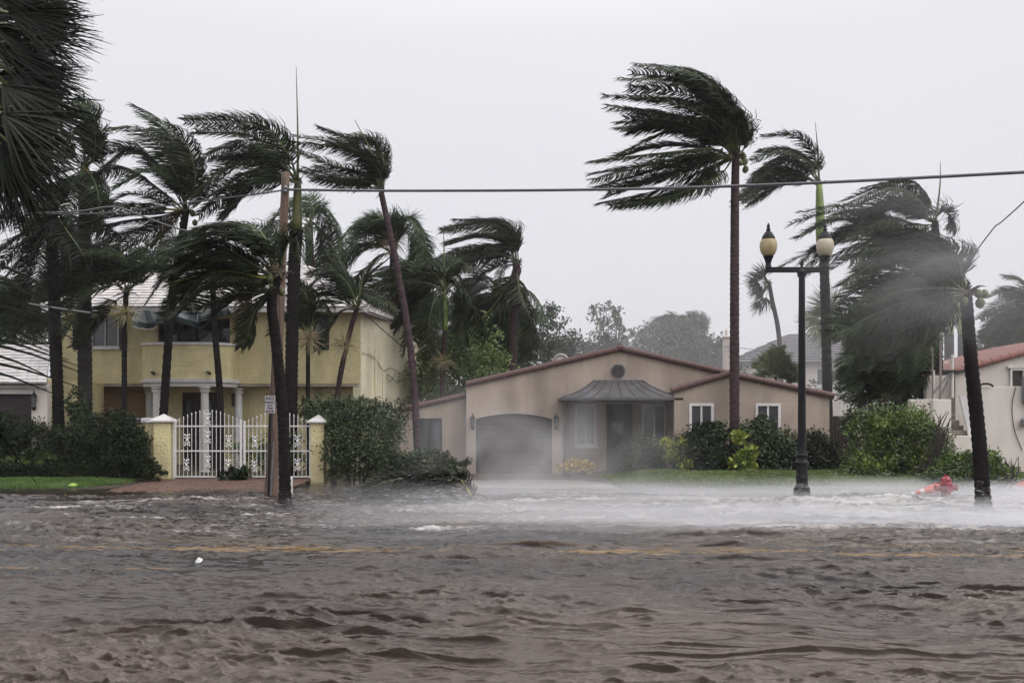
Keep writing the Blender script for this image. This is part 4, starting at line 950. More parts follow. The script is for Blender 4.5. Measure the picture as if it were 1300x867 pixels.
grass(lawnR, 90000, m_grass_d, .065, 'muted green lawn in front of the bungalow shrubs')
# wet pavers in front of the gate: individual bricks, running down under the water
pv = bpy.data.objects.new('brick_driveway', None); link(pv, None, (gx_(300), 30, 0)); tag(pv, kind='structure')
proto = None; cnt = 0
extra = MB()
for j in range(26):
    for i in range(44):
        y = 31.15-j*.18; x = X(205,YG)+i*.115*.95+(j%2)*.055+(.0)
        if x > X(425,YG) : continue
        z = .02+.10*(y-27.5)/3.6+random.uniform(-.008,.008)
        if i % 2: continue
        if proto is None:
            proto = MB().bbox(x, x+.205, y, y+.172, z-.04, z, .012).build('brick', m_brickp, pv, loc=Vector((x,y,z))); continue
        cnt += 1
        if cnt < 299: o_ = proto.copy(); COL.objects.link(o_); o_.parent = pv; o_.location = Vector((x,y,z))-WL[pv.name]; o_.rotation_euler = (random.uniform(-.02,.02), random.uniform(-.02,.02), random.uniform(-.03,.03))
        else: extra.bbox(x, x+.205, y, y+.172, z-.04, z, .012)
if extra.v: extra.build('brick_field', m_brickp, pv, kind='stuff')
poly_sheet('driveway', [(X(590,33),34.9),(X(800,34),34.9),(3.0,32.6),(3.1,28.4),(-1.0,28),(-2.0,33)], -.01, m_conc)

# ================================================================ street furniture
YP = 24.6
t = thing('utility_pole', 'weathered wooden utility pole leaning slightly behind the parking sign', 'utility pole', (X(344,YP), YP, 0))
pp = [P(343.5,640,YP), P(349,520,YP), P(355.5,380,YP), P(363,219,YP)]; pp[0][2] = -.12
MB().tube(curve(pp, 26), [.165-.07*i/25+random.uniform(-.003,.003) for i in range(26)], 12).build('shaft', m_pole, t, smooth=True)
for py in (226, 236, 300): 
    c = P(362-(py-226)*.045, py, YP-.1); MB().tube([c+np.array((0,-.04,0)), c+np.array((0,.2,0))], .018, 6).build('bolt', m_metal, t)
c = P(362.6, 241, YP-.12); MB().lathe(c, [(.03,-.09),(.06,-.05),(.035,0),(.06,.05),(.03,.09)], 10).build('insulator', m_metal, t)
MB().tube([P(347.5,560,YP-.16), P(343.5,630,YP-.16)], .02, 6).build('ground_wire_guard', m_metal, t)
t = thing('parking_sign', 'small white no parking sign on a dark post in front of the wooden pole', 'sign', (X(342,24.0), 24.0, 0))
MB().tube([(X(340.5,24.0),24.03,-.12),(X(343.3,24.0),24.03,Z(503,24))], .033, 8).build('post', m_black, t)
sx0, sx1, sz0, sz1 = X(336.5,24), X(349.5,24), Z(524.5,24), Z(502.5,24)
pl = MB().bbox(sx0, sx1, 23.975, 23.99, sz0, sz1, .004).build('plate', m_sign, t)
def text(s, x, z, size, y, m, parent, sx=1):
    cu = bpy.data.curves.new('lettering', 'FONT'); cu.body = s; cu.size = size; cu.align_x = 'CENTER'; cu.align_y = 'CENTER'; cu.extrude = .001; cu.offset = size*.018
    o_ = bpy.data.objects.new('lettering', cu); me_ = bpy.data.meshes.new_from_object(o_); bpy.data.objects.remove(o_); me_.materials.clear(); me_.materials.append(m)
    o_ = bpy.data.objects.new('lettering', me_); link(o_, parent, (x, y, z)); o_.rotation_euler = (R(90),0,0); o_.scale = (sx,1,1); return o_
sc_ = (sx0+sx1)/2; hh = sz1-sz0
text('NO', sc_, sz1-hh*.15, .12, 23.972, m_print, t); text('PARKING', sc_, sz1-hh*.38, .075, 23.972, m_print, t, .78); text('ANY', sc_, sz1-hh*.57, .068, 23.972, m_print, t); text('TIME', sc_, sz1-hh*.73, .068, 23.972, m_print, t)
z = sz0+hh*.11; MB().add([(sc_-.07,23.972,z-.012),(sc_+.07,23.972,z-.012),(sc_+.07,23.972,z+.012),(sc_-.07,23.972,z+.012),(sc_-.105,23.972,z),(sc_-.065,23.972,z+.03),(sc_-.065,23.972,z-.03),(sc_+.105,23.972,z),(sc_+.065,23.972,z+.03),(sc_+.065,23.972,z-.03)], [(0,1,2,3),(4,5,6),(7,9,8)]).build('arrow', m_print, t)
o_ = MB().bbox(X(367,26), X(371,26), 25.9, 26.1, -.1, Z(606,26), .02).build('marker_post', m_white); tag(o_, 'short white marker post at the foot of the leaning palm by the gate', 'post')

YLp = 24.3
t = thing('street_lamp', 'black double-armed street lamp with two amber glass globes', 'street lamp', (X(1018,YLp), YLp, 0))
cxl = X(1018,YLp); Zl = lambda p: Z(p, YLp)
MB().lathe((cxl,YLp,0), [(.24,-.12),(.24,.05),(.21,.10),(.19,.28),(.145,.34),(.135,Zl(592)),(.17,Zl(590)),(.18,Zl(587)),(.115,Zl(583)),(.11,Zl(580)),(.15,Zl(578)),(.11,Zl(574)),(.10,Zl(570)),(.075,Zl(352)),(.085,Zl(350))], 16).build('post', m_black, t)
xa, xb = X(975.5,YLp), X(1047,YLp); zc = Zl(343)
MB().bbox(xa-.07, xb+.07, YLp-.06, YLp+.06, zc-.055, zc+.07, .012).build('crossarm', m_black, t)
MB().lathe((cxl,YLp,zc+.06), [(.11,-.22),(.12,-.1),(.05,.0),(.03,.04),(.05,.08),(.04,.12),(.008,.2)], 10).build('finial', m_black, t)
for k, px in enumerate((975.5, 1047.5)):
    c = np.array((X(px,YLp), YLp, Zl(336))); 
    bs = MB().lathe(c, [(.075,-.06),(.06,.02),(.07,.06),(.10,.14),(.13,.20),(.09,.22)], 14).build('lamp_base', m_black, t)
    g = MB().lathe(c, [(.10,.20),(.155,.25),(.195,.34),(.212,.44),(.205,.53),(.18,.59),(.16,.615)], 20).build('globe', (m_globe, m_globe2)[k], t, smooth=True)
    MB().lathe(c, [(.165,.615),(.165,.635),(.14,.70),(.08,.79),(.04,.82),(.06,.86),(.028,.89),(.045,.93),(.008,1.02)], 14).build('lamp_cap', m_black, t)
    MB().lathe(c, [(.03,.25),(.045,.4),(.03,.5)], 8).build('bulb', m_white, t)

YHy = 24.2
t = thing('fire_hydrant', 'red fire hydrant standing in the flooded road edge', 'fire hydrant', (X(1201,YHy), YHy, 0)); c = np.array((X(1201,YHy), YHy, 0)); Zh = lambda p: Z(p, YHy)
MB().lathe(c, [(.125,-.15),(.125,.04),(.115,.06),(.11,Zh(625)),(.115,Zh(624)),(.165,Zh(623)),(.165,Zh(621.5)),(.125,Zh(621)),(.125,Zh(615)),(.155,Zh(614.5)),(.155,Zh(613)),(.125,Zh(612)),(.12,Zh(608)),(.08,Zh(605.5)),(.04,Zh(604.5)),(.04,Zh(602.5))], 18).build('barrel', m_red, t)
for sx in (-1,1): MB().tube([c+np.array((sx*.1,0,Zh(619))), c+np.array((sx*.22,0,Zh(619))), c+np.array((sx*.225,0,Zh(619))), c+np.array((sx*.27,0,Zh(619)))], [.055,.055,.075,.075], 10).build('side_nozzle', m_red, t)
MB().tube([c+np.array((0,-.1,Zh(619))), c+np.array((0,-.2,Zh(619))), c+np.array((0,-.205,Zh(619))), c+np.array((0,-.26,Zh(619)))], [.075,.075,.095,.095], 12).build('front_nozzle', m_red, t)
mb = MB()
for i in range(8):
    a_ = i*math.pi/4; mb.lathe(c+np.array((.17*math.cos(a_), .17*math.sin(a_), Zh(621))), [(.015,0),(.015,.03)], 6)
mb.build('flange_bolts', m_red, t)
t = thing('traffic_cone', 'orange traffic cone lying on its side behind the red hydrant', 'traffic cone', (X(1180,25), 25.2, .05))
tip = P(1156, 627, 24.9); bs = P(1190, 619.5, 25.2); dv = (bs-tip)
def cpos(u): return tip+dv*u
for nm, a_, b_, m_ in (('cone_tip',0,.14,m_white),('cone_body',.14,.32,m_orange),('reflective_band',.32,.46,m_white),('cone_body',.46,1,m_orange)):
    MB().tube([cpos(a_), cpos(b_)], [.02+.11*a_, .02+.11*b_], 16, True).build(nm, m_, t)
q = cpos(1.0); dd_ = unit(dv); MB().tube([q, q+dd_*.04], .17, 4).build('base', m_black, t)
t = thing('traffic_barrel', 'orange plastic barricade half hidden behind the bush at the right edge', 'barricade', (X(1296,25.5), 25.5, 0)); 
mb = MB(); pts = [P(1288,634,26.6), P(1289,624,26.6), P(1300,617,26.6), P(1312,622,26.6), P(1318,634,26.6)]
mb.tube(curve(pts, 12), [.06,.09,.11,.12,.13,.14,.14,.13,.12,.12,.11,.1], 10).build('body', m_orange, t); MB().tube([P(1290,618,26.3), P(1301,622,26.3)], .02, 6).build('white_strap', m_white, t)
c = P(93,617.5,29.0); o_ = MB().lathe(c, [(.02,-.1),(.12,-.07),(.15,0),(.12,.06),(.05,.1)], 14).build('ball', m_ball, smooth=True); tag(o_, 'small lime green ball lying at the edge of the lawn', 'ball')
c = np.array((X(252,13), 13.0, .0)); o_ = MB().add([c+np.array(q) for q in ((-.05,-.03,.0),(.04,-.04,.02),(.055,.02,.05),(0,.04,.06),(-.045,.03,.035),(.0,0,.085))], [(0,1,5),(1,2,5),(2,3,5),(3,4,5),(4,0,5)]).build('floating_cup', m_foamw); tag(o_, 'crumpled white cup floating on the brown water', 'litter')

# wires
def wire(pts, r, label, m=m_cable, n=40, name='overhead_wire', group=None):
    o_ = MB().tube(curve(pts, n), r, 5).build(name, m); return tag(o_, label, 'wire', group)
wire([P(383-20,241,24.5), P(500,242.5,23.6), P(760,241,22), P(1000,234,20.4), P(1300,219,18.6), P(1500,207,17.6)], .034, 'thick grey overhead wire running from the wooden pole to the upper right')
wire([P(362.6,241,24.45), P(330,246,25), P(250,256,26), P(140,270,27), P(44,271,28), P(-40,268,29)], .022, 'thin pale wire running left from the top of the wooden pole')
wire([P(44,271,24), P(100,268.5,23.5), P(145,263,23), P(185,276,22.6), P(240,294,22.4), P(330,306,22.6)], .022, 'pale sagging cable crossing the left palm crowns')
wire([P(20,384,20), P(43,387,20), P(80,392.5,20), P(115,397.5,20.2)], .022, 'short pale cable crossing the two dark trunks at left')
wire([P(362,246,24.5), P(375,300,27), P(395,345,30), P(430,375,33), P(470,405,36), P(507,437,39.2), P(516,440,39.6)], .018, 'dark slack service cable from the wooden pole to the yellow house side wall', m_cabled)
wire([P(363,250,24.5), P(340,290,25.5), P(312,300,27), P(300,296,28)], .014, 'loose dark cable tangled beside the wooden pole top', m_cabled)
wire([P(1225,340,21.6), P(1240,318,21.2), P(1263,288,20.5), P(1270,283,20.4), P(1300,256,19.5), P(1340,215,18.5)], .014, 'dark twisted cable rising from the near right palm crown', m_cabled)
wire([P(1222,412,30), P(1260,398,27), P(1300,382,24), P(1340,365,22)], .010, 'very thin wire below the twisted cable at far right', m_cabled)
wire([P(920,440,46), P(960,444,52), P(1010,452,60)], .015, 'faint distant wire beside the pale chimney', m_cabled)
wire([P(0,363,30), P(60,355,32), P(100,350,34)], .012, 'thin dark wire behind the palm trunks at left', m_cabled)
# ================================================================ palms
g1 = 'palms round the yellow house'; g2 = 'palms on the right side'; gk = 'palms seen behind the roofs'
palm('coconut_palm', 'tall coconut palm with green nuts standing before the bungalow wing, fronds blown left', (934,200), 33.1, [(932.5,600),(932.5,400),(933,260)],
  [[(943,158),(925,128),(893,112)], [(930,148),(895,108),(860,98)], [(920,140),(880,102),(803,94)], [(920,150),(865,118),(800,112)], [(915,160),(850,130),(768,122)], [(910,165),(850,148),(772,135)],
   [(905,175),(845,155),(785,155)], [(915,180),(850,158),(790,165),'y'], [(920,180),(860,163),(785,195),'y'], [(905,190),(845,185),(765,205)], [(905,195),(850,205),(750,222)], [(900,200),(840,215),(760,238)],
   [(905,205),(850,226),(755,240),'y'], [(900,212),(840,240),(758,258)], [(910,225),(850,250),(775,262)], [(905,215),(870,245),(790,262)], [(950,175),(945,150),(925,130)], [(925,200),(890,200),(840,215),'y']],
  r0=.165, r1=.125, tm=m_trunk_p, leaf=.66, n=90, nuts=12, stub=40, fills=18, jit=9, group=g2, lw=.045)
palm('coconut_palm', 'near dark coconut palm leaning left beside the fire hydrant, crown blown flat', (1226,372), 21.5, [(1249,648),(1243,560),(1233,460)],
  [[(1212,325),(1165,303),(1115,300)], [(1200,335),(1140,310),(1080,330)], [(1190,350),(1130,335),(1070,378)], [(1195,362),(1130,365),(1062,400)], [(1190,375),(1130,392),(1068,428)], [(1195,388),(1140,415),(1078,440)],
   [(1195,395),(1145,420),(1095,438)], [(1200,345),(1150,322),(1090,345)], [(1195,380),(1135,400),(1055,425)], [(1205,335),(1160,315),(1100,315)], [(1195,370),(1140,378),(1085,405)], [(1200,355),(1150,345),(1095,368)],
   [(1180,392),(1150,405),(1110,425),'y'], [(1208,330),(1180,312),(1140,302)], [(1190,405),(1165,418),(1130,432)]],
  r0=.165, r1=.13, tm=m_trunk_d, leaf=.60, n=95, nuts=6, stub=34, fills=9, jit=9, group=g2, lw=.034, dy=.9)
palm('royal_palm', 'tall royal palm with green crownshaft and spear behind the street lamp', (1040,235), 45, [(1051,560),(1050,480),(1046,330)],
  [[(1033,195),(1010,172),(968,173)], [(1025,205),(990,192),(955,205)], [(1020,212),(990,203),(950,228)], [(1018,222),(985,218),(942,255)], [(1022,228),(990,232),(948,262)], [(1022,232),(995,228),(960,240)], [(1030,205),(1000,190),(965,190)]],
  r0=.24, r1=.20, tm=m_trunk_g, leaf=.75, n=70, shaft=((1042,305), m_shaft), spear=[(1038,190),(1035,155)], stub=6, fills=5, group=g2, lw=.05, jit=7)
palm('royal_palm', 'royal palm with two curled fronds over the dark twin trunks at right', (1187,285), 40, [(1190,560),(1190,420)],
  [[(1178,250),(1150,228),(1095,238)], [(1172,258),(1140,240),(1085,262)], [(1170,270),(1130,255),(1088,278)], [(1165,285),(1130,278),(1078,300)], [(1170,292),(1140,292),(1085,325)], [(1165,275),(1140,262),(1100,280)], [(1192,270),(1203,272),(1207,292)], [(1175,300),(1155,305),(1130,340)]],
  r0=.21, r1=.2, tm=m_trunk_d, leaf=.8, n=70, shaft=((1189,335), m_trunk_g), spear=[(1193,240),(1194,205)], stub=12, fills=6, group=g2, lw=.05, jit=8)
palm('royal_palm', 'broad dark palm trunk nearest the timber gate side of the twin trunks, fronds in mist', (1160,310), 42, [(1173,560),(1173,420),(1168,350)],
  [[(1120,270),(1070,262),(1015,270)], [(1110,285),(1060,280),(1012,302)], [(1105,295),(1060,300),(1015,335)], [(1110,305),(1065,320),(1020,350)], [(1125,275),(1080,268),(1040,285)], [(1115,300),(1090,320),(1050,345)], [(1120,290),(1080,290),(1030,318)]],
  r0=.24, r1=.22, tm=m_trunk_d, leaf=.75, n=70, stub=12, fills=7, group=g2, lw=.05)
palm('royal_palm', 'yellow house royal palm with tall green spear just behind the wooden pole', (378,232), 33, [(368,600),(370,470),(374,330)],
  [[(366,195),(330,158),(235,150)], [(362,205),(320,172),(250,168)], [(360,212),(310,180),(240,210)], [(358,222),(300,205),(240,250)], [(360,226),(310,220),(262,262)], [(365,228),(325,228),(285,275)], [(350,226),(290,236),(245,262)], [(362,216),(325,195),(270,200)]],
  r0=.225, r1=.20, tm=m_trunk_d, leaf=.66, n=85, shaft=((377,292), m_shaft_k, .80), spear=[(378,170),(376,84)], stub=12, fills=7, group=g1, lw=.042, jit=8)
palm('coconut_palm', 'tall slim coconut palm leaning over the yellow house side wall', (484,245), 32.6, [(531,590),(522,450),(504,340)],
  [[(478,212),(450,182),(405,162)], [(475,215),(440,190),(370,180)], [(472,222),(430,212),(378,192)], [(470,230),(430,225),(385,212)], [(487,205),(475,182),(442,180)], [(465,236),(435,234),(395,228)], [(480,215),(455,195),(415,180)], [(475,226),(450,218),(420,212)]],
  r0=.135, r1=.095, tm=m_trunk_p, leaf=.52, n=80, spear=[(472,195),(450,152)], stub=8, fills=5, group=g1, lw=.036, jit=6, ring=.12)
palm('coconut_palm', 'coconut palm with yellow stalks whose trunk crosses the curved balcony', (236,268), 33.2, [(205,575),(208,520),(218,380),(228,320)],
  [[(228,205),(205,155),(170,133)], [(232,215),(212,168),(180,145)], [(220,215),(180,165),(138,162)], [(212,230),(172,188),(128,195)], [(208,245),(160,215),(110,228),'y'], [(205,255),(160,248),(105,285)], [(205,275),(150,282),(100,298),'y'], [(200,285),(150,300),(100,330)],
   [(212,290),(170,325),(110,350)], [(248,225),(236,180),(215,158)], [(225,235),(190,215),(145,240)], [(208,285),(160,310),(125,345)], [(205,265),(150,262),(105,262),'y'], [(215,225),(170,190),(130,215)]],
  r0=.15, r1=.12, tm=m_trunk_d, leaf=.66, n=85, nuts=3, stub=22, fills=3, group=g1, lw=.042)
palm('coconut_palm', 'near coconut palm in front of the wooden pole and white gate', (352,352), 22, [(362,640),(360,540),(351,440),(345,385)],
  [[(340,308),(290,283),(225,300)], [(335,318),(280,295),(215,322)], [(330,332),(280,320),(215,352)], [(325,345),(270,345),(215,388)], [(330,358),(280,362),(225,378)], [(322,348),(265,330),(205,345)], [(330,365),(290,385),(262,412)], [(338,375),(318,400),(305,440)],
   [(335,300),(305,284),(250,290)], [(328,352),(280,345),(212,360),'y'], [(325,338),(270,310),(200,318)], [(330,325),(290,305),(235,330)], [(335,372),(300,372),(240,395)], [(360,320),(372,300),(380,330)]],
  r0=.135, r1=.105, tm=m_trunk_d, leaf=.55, n=95, stub=26, fills=5, group=g1, lw=.034, dy=.9, jit=9, nuts=2, ring=.10)
palm('royal_palm', 'royal palm with rusty crownshaft and bent spear at far left', (107,212), 33.6, [(108,600),(108,500),(107,350)],
  [[(118,180),(120,150),(98,128)], [(115,185),(105,150),(75,138)], [(95,200),(75,180),(45,190)], [(95,225),(60,250),(25,290)], [(92,232),(65,265),(38,312)], [(122,200),(126,170),(112,140)], [(95,215),(60,225),(20,250)], [(118,230),(125,262),(122,300)], [(98,236),(85,270),(70,320)]],
  r0=.24, r1=.21, tm=m_trunk_g, leaf=.66, n=75, shaft=((107,280), m_shaft_o, .85), stub=14, fills=4, group=g1, lw=.042, spear=[(107.5,160),(107,122),(103,113),(94,112)])
palm('palm_tree', 'dark rough-trunked palm rising from the hedge at far left', (66,268), 33, [(76,600),(72,480),(67,330)],
  [[(45,285),(25,300),(-5,322)], [(48,295),(28,325),(5,352)], [(85,300),(100,330),(108,365)], [(80,290),(110,310),(130,350)], [(50,305),(35,340),(20,380)], [(90,280),(120,285),(145,300)], [(55,310),(48,350),(38,395)], [(45,280),(15,275),(-20,300)], [(84,310),(90,350),(80,395)]],
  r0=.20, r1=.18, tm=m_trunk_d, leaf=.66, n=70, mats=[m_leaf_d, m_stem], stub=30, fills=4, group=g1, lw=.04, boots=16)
palm('palm_tree', 'palm with a trunk in front of the plywood boarded window and tan seed stalks', (160,372), 32, [(158,600),(158,520),(158,430)],
  [[(150,340),(120,335),(85,360)], [(150,350),(115,355),(78,395)], [(145,362),(110,375),(80,425)], [(165,345),(150,325),(110,320)], [(150,380),(125,400),(95,440)], [(155,350),(130,345),(100,350)], [(175,345),(200,335),(230,350)], [(140,355),(110,350),(70,370)]],
  r0=.085, r1=.08, tm=m_trunk_d, leaf=.6, n=70, stub=8, fills=1, seed=190, seedc=(160,398), group=g1, seedr=.75)
palm('palm_tree', 'slender palm whose trunk crosses the right end of the curved balcony', (270,345), 33, [(281,600),(279,500),(272,410)],
  [[(255,318),(225,310),(185,335)], [(252,328),(220,325),(180,358)], [(250,340),(215,345),(185,385)], [(255,350),(235,365),(215,400)], [(265,315),(240,300),(205,310)], [(285,320),(310,330),(330,360)], [(280,345),(305,360),(318,395)], [(250,335),(225,335),(195,365)]],
  r0=.12, r1=.09, tm=m_trunk_d, leaf=.5, n=70, stub=8, fills=1, group=g1)
palm('christmas_palm', 'small palm with pale seed tuft between the royal palm and the dark shutter', (391,425), 33.5, [(391,560),(391,480)],
  [[(385,395),(370,375),(350,380)], [(398,395),(410,375),(425,390)], [(382,410),(360,405),(345,425)], [(392,390),(388,365),(370,350)]],
  r0=.085, r1=.07, tm=m_trunk_d, leaf=.5, n=50, seed=240, seedc=(392,432), stub=6, fills=3, group=g1, dy=.7, lw=.035, seedr=.75)
palm('christmas_palm', 'small leaning palm at the corner of the yellow house, crown over its roof edge', (453,392), 34, [(424,560),(430,490),(442,430)],
  [[(435,365),(410,350),(380,375)], [(432,372),(400,368),(372,395)], [(428,382),(400,382),(375,405)], [(432,395),(412,418),(402,445)], [(440,360),(418,345),(390,350)], [(462,375),(490,385),(505,395)], [(445,360),(435,340),(425,320)], [(430,375),(405,375),(385,395)]],
  r0=.11, r1=.085, tm=m_trunk, leaf=.5, n=65, seed=220, seedc=(437,437), spear=[(458,365),(463,340)], stub=6, fills=3, group=g1, dy=.7, lw=.036, jit=8)
palm('palm_tree', 'bushy palm with a tan seed mass on top behind the slim leaning trunk', (500,322), 42, [(505,560),(503,480),(501,400)],
  [[(480,288),(465,282),(445,308)], [(485,282),(460,290),(435,335)], [(512,278),(530,292),(537,345)], [(510,290),(528,315),(538,365)], [(480,325),(460,345),(432,375)], [(518,335),(545,352),(572,395)], [(490,350),(470,370),(455,410)], [(510,340),(525,370),(530,420)],
   [(475,310),(450,320),(425,355)], [(495,290),(490,280),(470,290)], [(520,350),(540,380),(545,430)], [(505,350),(505,385),(500,430)], [(480,340),(470,350),(440,395)]],
  r0=.2, r1=.18, leaf=.8, n=70, seed=340, seedc=(500,305), stub=8, fills=12, group=gk, lw=.05, seedr=1.1, windf=.55, mats=[m_leaf_m, m_stem])
palm('christmas_palm', 'slim palm with tall spear rising between the two houses', (565,372), 39, [(556,575),(561,520),(563,450)],
  [[(548,348),(510,345),(445,375)], [(545,360),(505,362),(450,400)], [(548,375),(525,398),(512,450)], [(575,358),(590,375),(602,412)], [(572,368),(585,395),(590,440)], [(550,345),(520,340),(472,352)], [(555,355),(530,375),(500,420)], [(560,355),(575,345),(590,360)], [(552,380),(545,410),(540,450)]],
  r0=.12, r1=.1, leaf=.75, n=70, seed=160, seedc=(563,458), shaft=((565,420), m_shaft), spear=[(564,330),(563,288)], stub=4, fills=9, group=gk, lw=.045, windf=.6)
palm('coconut_palm', 'hooked coconut palm with a shaggy brown collar behind the bungalow gable end', (656,335), 45, [(651,560),(651,470),(652,400)],
  [[(651,298),(630,279),(578,278)], [(648,300),(615,284),(562,292)], [(642,308),(608,300),(565,310)], [(640,318),(600,314),(548,332)], [(645,325),(610,328),(570,345)], [(654,300),(640,282),(610,284)], [(645,315),(615,312),(580,325)], [(640,370),(612,405),(565,455),'y'], [(640,365),(620,380),(590,400)], [(658,372),(668,400),(668,450)]],
  r0=.22, r1=.17, tm=m_trunk_p, leaf=.8, n=80, stub=36, fills=10, group=gk, lw=.05, boots=22, jit=7)
palm('palm_tree', 'dark weeping palm hanging in front of the hooked palm trunk', (628,372), 47, [(630,560),(630,480)],
  [[(615,375),(600,400),(592,460)], [(620,380),(608,420),(605,475)], [(635,378),(645,410),(650,470)], [(640,380),(658,410),(665,465)], [(628,380),(625,420),(622,480)], [(612,365),(595,375),(580,420)], [(640,372),(660,385),(672,430)], [(620,360),(600,365),(575,395)], [(630,370),(638,400),(635,470)]],
  r0=.2, r1=.18, leaf=.8, n=70, stub=4, fills=12, group=gk, lw=.055, windf=.35, droop=.7, mats=[m_leaf_m, m_stem])
palm('palm_tree', 'palm with drooping fronds behind the yellow house roof peak', (392,285), 44, [(395,500),(395,380)],
  [[(405,260),(425,280),(432,335)], [(400,265),(415,290),(420,350)], [(380,270),(350,275),(325,320)], [(395,260),(385,250),(360,265)], [(408,270),(428,300),(436,355)], [(380,285),(360,300),(345,345)], [(400,285),(408,320),(405,370)], [(385,290),(375,320),(360,360)], [(375,275),(345,290),(320,340)]],
  r0=.2, r1=.18, leaf=.8, n=70, stub=4, fills=3, group=gk, lw=.05, windf=.5, mats=[m_leaf_m, m_stem])
def fan_palm(name, label, crown, Y, trunkpx, tips, r, r0=.1, m=None, n=26, group=None, windf=.35, tm=None, spread=2.0, stem=.8, lw=.05):
    c = P(*crown, Y); b = P(*trunkpx[0], Y); root = thing(name, label, 'palm tree', (b[0], Y, 0), group); b[2] = -.1
    trunk(root, [b]+[P(*q, Y) for q in trunkpx[1:]]+[c], r0, r0*.75, tm or m_trunk, ring=.12)
    for (px, py) in tips:
        tp = P(px, py, Y+random.uniform(-.8,.8)); d = tp-c; dl = np.linalg.norm(d); d = d/dl; fan(root, c+d*max(.1, dl-r*.8), d, r, n, spread, [m or m_leaf, m_stem], windf=windf, stem=max(.15, dl-r*.8), lw=lw)
    stubs(root, c, 14, .4, m_dead); return root
fan_palm('fan_palm', 'skinny far fan palm standing left of the street lamp post', (976,358), 55, [(993,560),(990,440),(980,380)], [(952,345),(950,365),(958,385),(970,395),(962,335),(945,355),(968,375),(952,375),(965,350),(958,400)], 1.0, .14, group=gk, lw=.07)
fan_palm('fan_palm', 'pale ragged fan palm in the mist right of the lamp post', (1052,395), 52, [(1049,560),(1050,450)], [(1030,385),(1025,405),(1022,425),(1040,370),(1065,380),(1070,400),(1075,425),(1050,430),(1035,440),(1060,365),(1015,415),(1058,415)], 1.5, .22, m=m_leaf_y, group=gk, tm=m_trunk_g, lw=.08)
palm('palm_tree', 'hazy palm blown left at the right edge above the red tiled roof', (1330,392), 48, [(1335,560),(1332,460)],
  [[(1300,375),(1280,370),(1255,378)], [(1300,380),(1275,385),(1245,405)], [(1300,390),(1275,400),(1245,425)], [(1300,400),(1278,415),(1250,448)], [(1305,405),(1285,430),(1265,460)], [(1310,410),(1298,440),(1288,470)], [(1310,375),(1290,368),(1268,372)], [(1305,395),(1285,405),(1255,435)]],
  r0=.2, r1=.18, leaf=.8, n=70, stub=4, fills=8, group=g2, lw=.055)
for px, lb in ((1205, 'far pale royal trunk just left of the near leaning palm'), (1222, 'far royal trunk with green crownshaft touching the near leaning palm')):
    palm('royal_palm', lb, (px-4,385), 58, [(px+1,560),(px,450)], [[(px-20,360),(px-45,362),(px-65,385)], [(px-15,370),(px-40,380),(px-58,405)], [(px-5,362),(px-20,350),(px-45,352)]], r0=.30, r1=.26, tm=m_trunk_g, leaf=.8, n=50, shaft=((px,425), m_shaft), stub=3, fills=2, group=gk, lw=.06)
palm('palm_tree', 'low bushy palm with drooping fronds left of the twin dark trunks', (1157,420), 37, [(1150,560),(1152,500),(1156,450)],
  [[(1148,405),(1135,415),(1128,455)], [(1150,410),(1142,430),(1138,470)], [(1165,408),(1175,425),(1178,465)], [(1145,400),(1125,402),(1108,430)], [(1160,415),(1165,440),(1163,480)], [(1152,400),(1140,395),(1122,405)], [(1150,418),(1148,445),(1150,480)], [(1163,402),(1178,405),(1188,430)]],
  r0=.1, r1=.09, tm=m_trunk_d, leaf=.6, n=60, stub=6, fills=6, group=g2, windf=.4, droop=.6, lw=.042, mats=[m_leaf_m, m_stem])
def areca(label, c, Y, tips, leaf=.55, m=None, n=60, group=None, fills=6, name='areca_palm', base=560):
    b = P(c[0], base, Y); root = thing(name, label, 'palm', (b[0], Y, 0), group); cc = P(*c, Y)
    MB().tube([(b[0],Y,-.05), cc], .1, 8).build('stem', m_trunk, root)
    for i in range(len(tips)+fills):
        tx, ty = random.choice(tips) if i >= len(tips) else tips[i]; tx += random.uniform(-8,8)*(i>=len(tips)); ty += random.uniform(-8,8)*(i>=len(tips))
        mid = ((c[0]+tx)/2+(tx-c[0])*.1, min(c[1],ty)-abs(tx-c[0])*.18-4); yo = random.uniform(-.8,.8)
        frond(root, [cc, P(*mid, Y+yo*.6), P(tx, ty, Y+yo)], leaf, n, mats=[m or m_leaf, m_stem], windf=.35, droop=.4, lw=.045, rr=.018)
    return root
areca('dense dark clump of low palms behind the timber gate and big bush', (1105,470), 38, [(1080,440),(1070,460),(1085,425),(1100,415),(1120,420),(1135,435),(1140,460),(1068,480),(1110,405),(1130,410),(1095,430),(1150,470),(1075,495)], leaf=.7, fills=6, n=60, m=m_leaf_m)
areca('yellow green feathery palm peeking over the bungalow wing roof', (985,482), 44, [(960,468),(970,460),(985,456),(1000,460),(1008,472),(963,480),(1005,485),(1012,480)], leaf=.5, m=m_leaf_y, fills=5, base=540)
areca('low palm arching over the ground right of the timber gate', (1125,508), 36.5, [(1095,480),(1085,495),(1100,470),(1120,465),(1150,480),(1090,510),(1165,495)], leaf=.6, fills=8)
areca('small palm top above the left garage roof', (18,395), 42, [(5,375),(30,372),(0,395),(40,385),(15,362),(35,400),(10,420),(45,415),(55,400),(-10,410)], leaf=.7, fills=10)
areca('dim palm clump between the two dark trunks at left', (85,390), 40, [(70,360),(95,350),(110,365),(60,380),(120,390),(50,370),(75,340),(100,335)], leaf=.7, fills=8)
def farpalm(label, c, Y, tips): return palm('palm_tree', label, c, Y, [(c[0]+4,540),(c[0]+2,460)], tips, r0=.22, r1=.18, leaf=.9, n=45, stub=3, fills=4, group=gk, lw=.08, tm=m_trunk_g)
